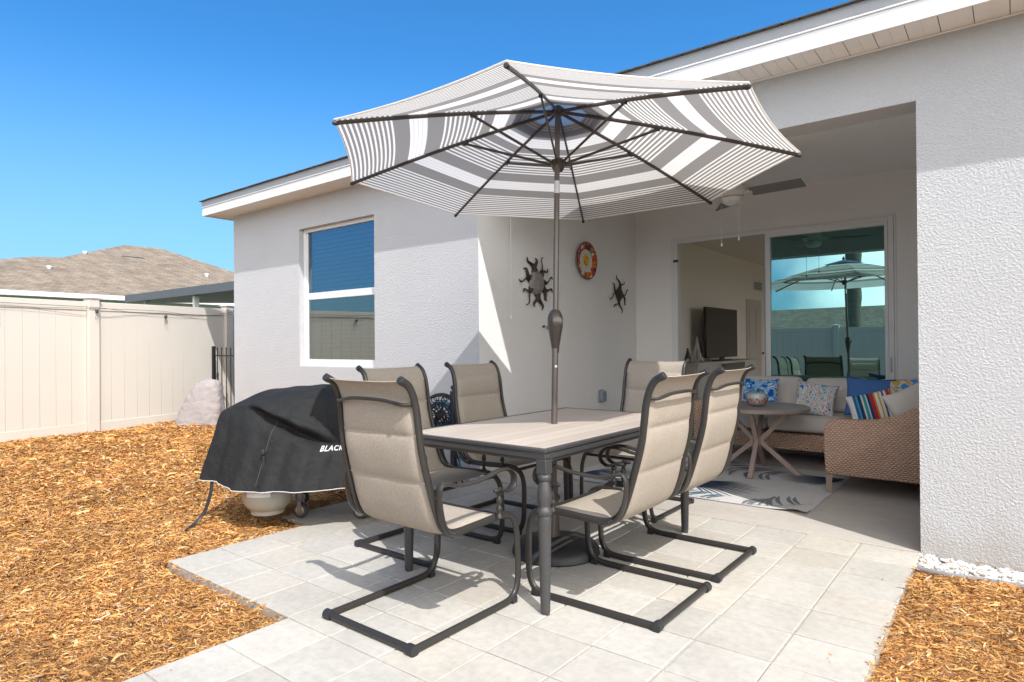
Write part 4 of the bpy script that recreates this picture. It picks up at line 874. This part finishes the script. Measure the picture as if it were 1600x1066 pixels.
for s in (-.42,.42):
    for sgn in (1,-1):
        b0 = Vector((hx,hy,0))+ax*(.30*sgn)
        m = MB(); m.tube([b0+bx*s*1.6,b0+bx*s*.2+Vector((0,0,hz))],.03,8); m.build('leg','black_iron',hr)
hp = thing('hose_post','dark square post with a ball finial standing beside the hose reel','post',(-11.15,-1.0,0))
m = MB(); m.box(-11.22,-11.08,-1.07,-.93,0,2.66,.01); m.build('shaft','navy_post',hp)
m = MB(); m.lathe([(.04,2.66),(.03,2.69),(.06,2.72),(.075,2.77),(.06,2.82),(.0,2.845)],(-11.15,-1.0,0),16); m.build('finial','navy_post',hp)

# ================================================================ PORCH FURNITURE
rg = MB()
RX0, RX1, RY0, RY1 = -9.3, -2.36, 1.47, 6.9
def rz(x,y):
    d = max(0,1-math.hypot(x-RX1+.25,(y-RY0))/.75); return .030+.07*d*d+.010*max(0,math.sin(x*2.1))*max(0,1-(y-RY0)/.5)
LZ = [0]
rg.grid(lambda u,v: (RX0+(RX1-RX0)*u, RY0+(RY1-RY0)*v+.03*math.sin(u*9)*(1-v), rz(RX0+(RX1-RX0)*u,RY0+(RY1-RY0)*v)),70,50)
nb = len(rg.v); 
def leaf(p, q, wd, mi, bend=.0):
    P = Vector(p); Q = Vector(q); d = (Q-P); n = Vector((-d.y,d.x)).normalized(); vs = []; N_ = 12
    for i in range(N_+1):
        t = i/N_; c = P+d*t+n*bend*math.sin(PI*t)*d.length; w_ = wd*math.sin(PI*min(1,t*.92+.06))**.8
        for s in (1,-1): x_ = c.x+n.x*w_*s; y_ = c.y+n.y*w_*s; x_ = min(max(x_,RX0+.03),RX1-.07); y_ = min(max(y_,RY0+.05),RY1-.03); vs.append((x_,y_,rz(x_,y_)+.006+LZ[0]))
    LZ[0] += .00025
    rg.add(vs,[(2*i,2*i+1,2*i+3,2*i+2) for i in range(N_)],mi)
def frond_fan(o, a0, a1, n, L, wd, mi):
    for k in range(n):
        a = math.radians(a0+(a1-a0)*k/(n-1)); l = L*(.75+.25*math.sin(PI*(k+.5)/n))*random.uniform(.92,1.06); leaf(o,(o[0]+math.cos(a)*l,o[1]+math.sin(a)*l),wd,mi,.04)
def frond_arc(P, n, L, wd, mi, side=1, sweep=60):
    S = smoothpath([(p[0],p[1],0) for p in P],8)
    for k in range(n):
        i = int((len(S)-2)*(k+.3)/n); c = S[i]; t = (S[i+1]-S[i]).normalized()
        for s in ((1,-1) if side == 0 else (side,)):
            a = math.atan2(t.y,t.x)+s*math.radians(sweep); l = L*(.6+.4*math.sin(PI*(k+.8)/(n+1))); leaf((c.x,c.y),(c.x+math.cos(a)*l,c.y+math.sin(a)*l),wd,mi,.08*s)
    for i in range(len(S)-1): leaf((S[i].x,S[i].y),(S[i+1].x,S[i+1].y),.012,mi)
frond_fan((-6.0,3.15),-48,30,15,2.1,.034,1)
frond_arc([(-3.85,1.55),(-3.2,1.75),(-2.45,2.5)],9,1.05,.055,2,1,65)
frond_arc([(-6.9,1.9),(-5.6,1.60),(-4.4,1.55)],10,.85,.045,3,1,60)
frond_fan((-2.40,6.0),182,245,12,1.9,.034,1)
frond_arc([(-6.6,6.6),(-5.3,5.6),(-3.9,5.3)],9,1.0,.055,2,0,65)
frond_fan((-8.6,5.0),-50,50,12,2.2,.04,2); frond_fan((-8.9,2.2),-20,70,12,2.0,.04,1)
for sdg in range(4): pass
ru = rg.build('area_rug',['rug_base','rug_navy','rug_grey','rug_teal'],fixn=False,ang=180)
tag(single(ru,(RX0,RY0,.012)),'pale grey outdoor rug with navy and grey palm fronds on the porch floor','rug')

ct = thing('coffee_table','round brown table with crossed splayed legs standing on the palm rug','table',(-4.75,5.65,0))
m = MB(); m.lathe([(1.44,1.93),(1.48,1.95),(1.49,2.03),(1.46,2.06),(0,2.065)],(-4.75,5.65,0),64); m.build('tabletop','table_top_brown',ct)
for k in range(4):
    a = math.radians(7+90*k); d = Vector((math.cos(a),math.sin(a),0)); s = Vector((-d.y,d.x,0)); c = Vector((-4.75,5.65,0))
    m = MB(); P = [c+d*1.18+Vector((0,0,.03)),c+d*.16+Vector((0,0,.92)),c+d*.16+Vector((0,0,1.08)),c+d*.95+Vector((0,0,1.93))]
    m.tube(P,.09,4,lat=s); m.build('leg','brown_wood',ct)
m = MB(); m.tube([(-4.75,5.65,.86),(-4.75,5.65,1.14)],.13,8); m.build('hub','brown_wood',ct)
bw = thing('candle_bowl','glass fish bowl candle with a red seashore motif on the round porch table','bowl',(-4.66,5.35,2.065))
m = MB(); m.lathe([(.14,2.07),(.24,2.12),(.32,2.24),(.33,2.34),(.28,2.48),(.20,2.54),(.22,2.57),(.205,2.57),(.185,2.535),(.26,2.47),(.31,2.34),(.30,2.25),(.22,2.14),(0,2.10)],(-4.66,5.35,0),32); m.build('bowl','clear_glass',bw)
m = MB(); m.lathe([(.16,2.105),(.26,2.17),(.29,2.26),(.30,2.36),(.24,2.46),(.0,2.47)],(-4.66,5.35,0),28); m.build('wax','gold_bowl',bw)
m = MB()
for k in range(16):
    a = math.radians(-150+k*13); z = 2.25+.05*math.sin(k*2.3); 
    m.obox((-4.66+math.cos(a)*.318,5.35+math.sin(a)*.318,z),(-math.sin(a),math.cos(a),.3),(math.cos(a),math.sin(a),0),(0,0,1),.022,.005,.035,.003)
m.build('motif','red_mark',bw)

sofa = thing('wicker_sofa','L shaped brown wicker sofa with beige cushions in the porch corner','sofa',(-3.0,7.5,0))
def arm_panel(x_sign=1):
    # outline in x,z of the near arm, extruded in y
    o = smoothpath([(-2.50,0,.62),(-2.53,0,1.2),(-2.52,0,1.72),(-2.42,0,1.90),(-2.22,0,1.965),(-1.7,0,1.975),(-1.2,0,2.04),(-.75,0,2.20),(-.42,0,2.42),(-.15,0,2.66),(.10,0,2.80),(.35,0,2.82)],4)
    o = [(p.x,p.z) for p in o]+[(.42,2.7),(.42,.52),(-2.45,.52)]
    return o
ol = arm_panel(); m = MB(); n = len(ol); yA, yB = 3.98, 4.30
def inset(pts,e):
    c = Vector((sum(p[0] for p in pts)/len(pts),sum(p[1] for p in pts)/len(pts))); return [tuple(Vector(p)+(c-Vector(p)).normalized()*e) for p in pts]
i1 = inset(ol,.05)
vs = [(x,yA+.05,z) for x,z in ol]+[(x,yA,z) for x,z in i1]+[(x,yB-.05,z) for x,z in ol]+[(x,yB,z) for x,z in i1]
fs = [(k,(k+1)%n,n+(k+1)%n,n+k) for k in range(n)]+[(2*n+k,2*n+(k+1)%n,(k+1)%n,k) for k in range(n)]+[(3*n+k,3*n+(k+1)%n,2*n+(k+1)%n,2*n+k) for k in range(n)]+[tuple(n+k for k in range(n)),tuple(3*n+k for k in range(n))[::-1]]
m.add(vs,fs); m.build('arm','wicker',sofa,ang=60)
m = MB(); m.box(-2.47,.35,4.31,9.7,.52,1.06,.05); m.box(-7.2,-2.475,7.18,9.7,.55,1.06,.05); m.build('base','wicker',sofa)
m = MB(); m.box(.12,.5,4.31,9.75,1.065,2.72,.08); m.box(-7.2,.115,9.45,9.75,1.065,2.45,.08); m.build('back','wicker',sofa)
m = MB(); m.box(-7.35,-6.95,7.0,9.76,.5,2.0,.12); m.build('arm','wicker',sofa)
for x,y in ((-2.42,4.04),(.3,4.1),(-2.35,7.3),(-6.9,7.3),(-6.9,9.6),(.3,9.6)):
    m = MB(); m.tube([(x,y,.014),(x,y,.515)],[.055,.085],4,lat=(1,1,0)); m.build('leg','brown_wood',sofa)
def cushion(mb, c, ax, ay, az, hx, hy, hz, e=.35, n=20, puff=.0):
    ax,ay,az = (Vector(a).normalized() for a in (ax,ay,az)); c = Vector(c)
    def sgp(v,p): return math.copysign(abs(v)**p,v)
    def fn(u,v):
        th = (v-.5)*PI; ph = u*2*PI
        x = sgp(math.cos(th),e)*sgp(math.cos(ph),e); y = sgp(math.cos(th),e)*sgp(math.sin(ph),e); z = sgp(math.sin(th),.75)
        k = 1-.0*abs(x*y); zz = z*(1-puff*(max(abs(x),abs(y))**2))
        return tuple(c+ax*x*hx*k+ay*y*hy*k+az*zz*hz)
    mb.grid(fn,n*2,n,closeu=True)
def cush(name,mname,parent,c,ax,ay,az,hx,hy,hz,e=.3,puff=.25):
    mb = MB(); cushion(mb,c,ax,ay,az,hx,hy,hz,e,22,puff); return mb.build(name,mname,parent,ang=180)
cush('seat_cushion','cushion',sofa,(-1.2,5.75,1.36),(1,0,0),(0,1,0),(0,0,1),1.22,1.42,.30,.15,.2)
cush('seat_cushion','cushion',sofa,(-1.2,8.4,1.36),(1,0,0),(0,1,0),(0,0,1),1.22,1.15,.30,.15,.2)
cush('seat_cushion','cushion',sofa,(-3.72,8.35,1.36),(1,0,0),(0,1,0),(0,0,1),1.24,1.18,.30,.15,.2)
cush('seat_cushion','cushion',sofa,(-5.75,8.35,1.36),(1,0,0),(0,1,0),(0,0,1),.78,1.18,.30,.15,.2)
tl = Vector((0,.28,1)).normalized()
for x,h in ((-5.35,1.05),(-3.22,.97),(-1.25,.90)): cush('back_cushion','cushion',sofa,(x,9.12,2.20),(1,0,.02),tl,(0,-1,.28),h,.58,.30,.22,.35)
for y in (5.6,7.4): cush('back_cushion','cushion',sofa,(-.12,y,2.15),(0,1,0),(.28,0,1),(-1,0,.28),.9,.56,.28,.22,.35)
def pillow(label, mname, c, yw, lean, hx, hz, th, roll=0, name='throw_pillow'):
    mb = MB(); n = 26
    def fn_s(sg):
        def fn(u,v):
            x = u*2-1; z = v*2-1; t = ((1-x*x)*(1-z*z))**.42*th; pinch = 1-.09*(1-x*x)*abs(z)**3; pin2 = 1-.09*(1-z*z)*abs(x)**3
            return (x*hx*pin2, sg*t, z*hz*pinch)
        return fn
    mb.grid(fn_s(1),n,n); mb.grid(fn_s(-1),n,n)
    o = mb.build(name,mname,None,ang=180); bm = bmesh.new(); bm.from_mesh(o.data); bmesh.ops.remove_doubles(bm,verts=bm.verts[:],dist=.0004); bmesh.ops.recalc_face_normals(bm,faces=bm.faces[:]); bm.to_mesh(o.data); bm.free()
    o.location = Vector(c)*F; o.rotation_euler = (Matrix.Rotation(math.radians(yw),3,'Z')@Matrix.Rotation(math.radians(lean),3,'X')@Matrix.Rotation(math.radians(roll),3,'Y')).to_euler()
    tag(o,label,'pillow','throw pillows on the wicker sofa')
pillow('pillow with a blue and pale floral pattern, behind the candle bowl','pil_floral_blue',(-5.42,8.15,2.20),0,-14,.62,.56,.22)
pillow('white pillow with blue and coral leaves, in the middle of the sofa','pil_tropical',(-3.60,7.85,2.14),12,-20,.62,.56,.22,roll=9)
pillow('plain blue pillow on the sofa','pil_blue',(-2.08,7.95,2.26),6,-14,.68,.62,.22,roll=3)
pillow('pillow with red, teal, yellow and white stripes beside the wicker arm','pil_stripe',(-1.75,6.1,2.10),10,-14,.58,.46,.20,roll=-14)
pillow('pillow with yellow flowers, half hidden behind the striped pillow','pil_yellow',(-1.10,8.1,2.35),8,-12,.56,.52,.2,roll=-8)
pillow('cream pillow with faint lines leaning just inside the right pillar','pil_cream',(-.70,5.1,2.28),40,-16,.58,.52,.22,roll=-20)

# ================================================================ THINGS IN THE ROOM
tv = thing('television','large black flat television on the pale console in the living room','television',(IX0+.9,22.2,2.95))
m = MB(); m.box(IX0+.75,IX0+.92,19.65,24.6,3.12,5.95,.03); m.build('screen','tv_black',tv)
m = MB(); m.box(IX0+.6,IX0+1.1,21.2,23.2,2.955,3.0,.01); m.box(IX0+.78,IX0+.88,21.9,22.5,3.0,3.12); m.build('stand','dark_grey',tv)
cs = thing('media_console','pale painted media console with open dark shelves under the television','console',(IX0+.8,21.8,0))
m = MB(); m.box(IX0+.05,IX0+1.6,16.9,26.6,2.82,2.94,.01); m.box(IX0+.05,IX0+1.5,17.0,19.8,.05,2.815,.01); m.box(IX0+.05,IX0+1.5,24.2,26.5,.05,2.815,.01); m.box(IX0+.05,IX0+1.5,19.81,24.19,.05,.2,.01); m.box(IX0+.05,IX0+1.5,19.81,24.19,1.4,1.5,.01); m.box(IX0+.05,IX0+.1,19.81,24.19,.2,2.8); m.build('cabinet','console_paint',cs)
m = MB(); m.box(IX0+.3,IX0+1.4,20.2,21.8,1.51,1.75,.02); m.build('shelf_box','dark_grey',cs)
tw = thing('tower_statuette','small clear lattice tower statuette on the left end of the console','statuette',(IX0+.9,18.35,2.945))
m = MB(); cx, cy_ = IX0+.9,18.35
for sx in (-1,1):
    for sy in (-1,1): m.tube([(cx+sx*.24,cy_+sy*.24,2.95),(cx+sx*.15,cy_+sy*.15,3.25),(cx+sx*.07,cy_+sy*.07,3.7),(cx,cy_,4.3)],[.05,.04,.03,.012],6)
m.box(cx-.19,cx+.19,cy_-.19,cy_+.19,3.2,3.25); m.box(cx-.11,cx+.11,cy_-.11,cy_+.11,3.55,3.6); m.build('lattice','silver',tw)
vs_ = MB(); vs_.lathe([(.14,2.95),(.18,3.1),(.10,3.4),(.05,3.6),(.06,3.7)],(IX0+.7,17.6,0),16); tag(single(vs_.build('vase','dark_grey'),(IX0+.7,17.6,2.945)),'dark slender vase at the left end of the console','vase')

# ================================================================ FENCES
def fxy(y): return -29.16-.205*y
def fence_run(name, label, P0, P1, H, post_t, zb0):
    P0 = Vector((*P0,0)); P1 = Vector((*P1,0)); d = P1-P0; L = d.length; d.normalize(); nrm = Vector((-d.y,d.x,0)); zb = zb0
    t = thing(name,label,'fence',tuple(P0)[:2]+(zb0,)); up = Vector((0,0,1))
    def bx(mb,s0,s1,off,th,z0,z1,bev=.01): mb.obox(P0+d*((s0+s1)/2)+nrm*off+up*((z0+z1)/2),d,nrm,up,(s1-s0)/2,th/2,(z1-z0)/2,bev)
    for a in post_t:
        m = MB(); bx(m,a-.21,a+.21,0,.42,zb,H+.12,.02); p = m.build('post','fence',t)
        m = MB(); bx(m,a-.26,a+.26,0,.52,H+.123,H+.17,.012); c = P0+d*a+up*(H+.17)
        q = [c+d*sx*.24+nrm*sy*.24 for sx,sy in ((-1,-1),(1,-1),(1,1),(-1,1))]+[c+d*sx*.17+nrm*sy*.17+up*.05 for sx,sy in ((-1,-1),(1,-1),(1,1),(-1,1))]+[c+up*.11]
        m.add(q,[(0,1,5,4),(1,2,6,5),(2,3,7,6),(3,0,4,7),(4,5,8),(5,6,8),(6,7,8),(7,4,8)]); m.build('post_cap','fence',p)
    for a,b in zip(post_t[:-1],post_t[1:]):
        m = MB(); bx(m,a+.212,b-.212,0,.14,H-.36,H,.02); m.build('rail','fence',t)
        m = MB(); bx(m,a+.212,b-.212,0,.14,zb+.1,zb+.62,.02); m.build('rail','fence',t)
        m = MB(); nb_ = max(1,round((b-a-.43)/.56)); w_ = (b-a-.43)/nb_
        for k in range(nb_): bx(m,a+.215+k*w_+.003,a+.215+(k+1)*w_-.003,0,.075,zb+.622,H-.362,.006)
        m.build('panel','fence',t)
    return t
dirv = Vector((-.205,1,0)).normalized()
P0 = (fxy(-34.0),-34.0)
def tpost(y): return (y+34.0)*math.sqrt(1+.205**2)
fence_run('vinyl_fence','tan vinyl privacy fence along the left side of the yard',P0,(fxy(8.6),8.6),5.86,[tpost(y) for y in (-34.01,-24.15,-17.6,-11.05,-4.49,1.91,8.4)],.3)
fence_run('vinyl_fence','tan vinyl privacy fence across the back of the yard behind the viewer',(-26.0,-23.6),(24,-23.6),6.15,[.3+7.8*k for k in range(7)],-.2)
# light string along the left fence
sg = thing('string_lights','black wire of string lights with clear bulbs hung along the left fence','string lights',(fxy(-3),-3,5.4))
nF = Vector((1,.205,0)).normalized()
def fp(y,z,off=.12): return Vector((fxy(y),y,z))+nF*off
m = MB(); m.tube(smoothpath([fp(-16,5.6),fp(-11.05,5.72,.3),fp(-7.6,5.66),fp(-4.49,5.62,.26),fp(-3.0,5.50),fp(-1.6,5.46),fp(.4,5.44),fp(1.91,5.68,.3)],6),.008,6)
m.tube(smoothpath([fp(-13,5.4),fp(-11.05,5.66,.32),fp(-7.6,5.54),fp(-4.3,5.58,.26),fp(-1.7,5.60),fp(.2,5.46),fp(1.91,5.58,.3),fp(3,5.9,.3)],6),.007,6)
m.build('wire','wire',sg)
for y in (-11.2,-7.8,-4.42,-1.4):
    off = .27 if abs(y+4.4) < .2 else .15; z = 5.48 if abs(y+4.4) < .2 else 5.36
    m = MB(); m.lathe([(.04,.07),(.06,.04),(.06,-.06),(.04,-.08)],fp(y,z,off),12); so2 = m.build('socket','black_plastic',sg)
    m = MB(); m.lathe([(.025,0),(.04,-.05),(.07,-.14),(.075,-.19),(.05,-.26),(.02,-.29)],fp(y,z-.08,off),14); m.build('bulb','clear_glass',so2)
# iron gate between the fence and the house
ig = thing('iron_gate','low black iron picket gate between the fence and the house corner','gate',(-28.7,.9,.4))
m = MB(); m.box(-28.98,-28.84,.83,.97,.2,4.0,.01); m.build('gate_post','black_iron',ig)
m = MB()
for k in range(8): x = -28.55+.42*k; m.tube([(x,.9,.4),(x,.9,3.85)],.024,6); m.lathe([(.045,0),(.03,.05),(.0,.14)],(x,.9,3.85),6)
m.tube([(-28.85,.9,3.55),(-25.3,.9,3.55)],.032,6); m.tube([(-28.85,.9,.8),(-25.3,.9,.8)],.032,6); m.build('pickets','black_iron',ig)
ubx = thing('utility_box','small blue grey electrical box with a red pipe by the fence end post','utility box',(-29.2,2.6,4))
m = MB(); m.box(-29.45,-28.95,2.5,2.85,4.62,5.15,.02); m.build('box','utility_grey',ubx)
m = MB(); m.tube([(-29.2,2.65,4.6),(-29.2,2.65,.1)],.06,8); m.build('pipe','pipe_red',ubx)
m = MB(); m.tube([(-29.25,2.65,5.17),(-29.25,2.65,5.9)],.045,8); m.build('conduit','drip_grey',ubx)
# boulder: outline narrows to a rounded shoulder leaning right
from mathutils import noise
def lerp_tab(tab, z):
    for (z0_,a0_),(z1_,a1_) in zip(tab[:-1],tab[1:]):
        if z <= z1_: return a0_+(a1_-a0_)*(z-z0_)/(z1_-z0_)
    return tab[-1][1]
LT = [(0,-1.02),(.25,-.86),(.5,-.62),(.75,-.34),(.9,-.10),(.96,.10),(1,.34)]; RT = [(0,.98),(.5,.98),(.8,.92),(.92,.84),(.97,.72),(1,.5)]; DT = [(0,.62),(.5,.52),(.85,.38),(.95,.25),(1,.06)]
def rockf(u,v):
    zz = v; l = lerp_tab(LT,zz); r = lerp_tab(RT,zz); d = lerp_tab(DT,zz); a = 2*PI*u
    ca, sa = math.cos(a), math.sin(a); ca = math.copysign(abs(ca)**.6,ca); sa = math.copysign(abs(sa)**.7,sa)
    p = Vector(((l+r)/2+(r-l)/2*ca, d*sa, 2.42*zz)); q = p*2.2
    vd = noise.voronoi(p*1.9)[0]; dd_ = min(vd[1]-vd[0],.45); k = .07*dd_-.02+.02*noise.fractal(q,1,2,4)
    n_ = Vector((ca,sa,.2)); p += n_*k
    P = Vector((-26.95,-.75,.15))+RR*p.x*1.10+Vector((-FW.x,-FW.y,0))*(-p.y)+Vector((0,0,p.z)); return tuple(P)
m = MB(); m.grid(rockf,120,70,closeu=True); m.f.append(tuple(i*71+70 for i in range(120))); m.m.append(0)
tag(single(m.build('boulder','rock',ang=60),(-26.9,-.7,.2)),'pale pinkish grey boulder at the fence behind the grill','rock')

# ================================================================ BEYOND THE FENCE
nh = thing('neighbour_house','neighbour house with a brown shingle hip roof beyond the left fence','house',(-95,15,0))
e0 = Vector((-83.2,-25,10.3)); dv = Vector((-.079,.997,0)); nv_ = Vector((-.997,-.079,0))
def nh_pt(s,t,z): p = e0+dv*s+nv_*t; return (p.x,p.y,z)
m = MB(); Lh = 80; Wd = 46
rz_ = 19.9
m.add([nh_pt(24,0,10.3),nh_pt(Lh,0,10.3),nh_pt(Lh,Wd,10.3),nh_pt(24,Wd,10.3),nh_pt(53,21,20.1),nh_pt(58.5,21,20.2)],[(0,1,5,4),(1,2,5),(2,3,4,5),(3,0,4)])
m.add([nh_pt(14,-.02,10.28),nh_pt(60,-.02,10.28),nh_pt(60,34,10.28),nh_pt(14,34,10.28),nh_pt(39,16,16.3),nh_pt(46,17,16.9)],[(0,1,5,4),(1,2,5),(2,3,4,5),(3,0,4)])
nr = m.build('roof','shingle',nh,smooth=False)
m = MB(); a = Vector(nh_pt(51.5,15.6,17.3)); m.obox(a,dv,nv_,(0,0,1),1.6,.5,.28,.05); m.build('ridge_vent','dark_grey',nr)
for s,t,z in ((38,8.0,13.9),(45,15.2,17.2),(60,10,15.0)):
    m = MB(); m.lathe([(.25,-.6),(.25,.25),(.35,.28),(.2,.45)],nh_pt(s,t,z),10); m.build('roof_vent','gutter',nr)
m = MB(); m.obox(nh_pt(47,-.35,10.1),dv,nv_,(0,0,1),33.5,.3,.28,.05); m.build('gutter','gutter',nh)
m = MB(); m.obox(nh_pt(47,20,5),dv,nv_,(0,0,1),32,18,5,.05); m.build('wall','stucco_smooth',nh)
pc_ = thing('patio_cover','dark grey flat patio roof on posts beyond the left fence','patio cover',(-55,16,0))
m = MB(); m.add([(-66,10.6,8.30),(-44,11.4,8.42),(-40,11.5,8.42),(-40,26,8.9),(-66,26,8.9),(-66,10.6,9.0),(-44,11.4,9.12),(-40,11.5,9.12),(-40,26,9.6),(-66,26,9.6)],[(0,1,2,3,4),(5,6,7,8,9),(0,1,6,5),(1,2,7,6),(2,3,8,7),(3,4,9,8),(4,0,5,9)]); m.build('roof_panel','patio_cover',pc_,smooth=False)
m = MB(); m.box(-66,-40,25,26,0,8.6); m.build('back_wall','dark_grey',pc_)
for x in (-64,-54,-44):
    m = MB(); m.box(x-.2,x+.2,11.6,12,-.5,8.35); m.build('post','soffit',pc_)
# seen in the door glass: a neighbour behind the viewer, and a palm
bh = thing('neighbour_house','grey roofed neighbour house beyond the back fence, mirrored in the sliding door glass','house',(-40,-140,0))
m = MB(); m.add([(-90,-120,8.6),(10,-120,8.6),(10,-160,8.6),(-90,-160,8.6),(-75,-140,16.5),(-5,-140,17.2)],[(0,1,5,4),(1,2,5),(2,3,4,5),(3,0,4)]); m.build('roof','shingle',bh,smooth=False)
m = MB(); m.box(-89,9,-159,-121,-.5,8.6); m.build('wall','stucco_smooth',bh)
pm = thing('palm_tree','tall palm trunk beyond the back fence, mirrored in the sliding door glass','palm tree',(-9.6,-28,0))
m = MB(); prof = [(.62+.04*math.sin(k*1.9),-.5+k*.55) for k in range(46)]; m.lathe(prof,(-9.6,-28,0),20); m.build('trunk','palm_bark',pm)
m = MB(); 
for k in range(22):
    a = 2*PI*k/22+random.uniform(-.1,.1); el = random.uniform(-.2,1.1); d = Vector((math.cos(a),math.sin(a),0)); c0 = Vector((-9.6,-28,24.5)); pr = None
    for i in range(14):
        q = i/13; r = 7*q; p = c0+d*(r*math.cos(el*.6))+Vector((0,0,r*math.sin(el)-.11*r*r)); 
        if pr is not None:
            s = Vector((-d.y,d.x,0)); 
            for sg_ in (1,-1):
                e_ = (p+pr)/2; tipv = e_+s*sg_*1.3*(1-q*.6)+Vector((0,0,-.7))+d*.7; m.add([tuple(pr),tuple(e_),tuple(tipv)],[(0,1,2)])
        pr = p
m.build('crown','palm_leaf',pm,smooth=False,fixn=False)
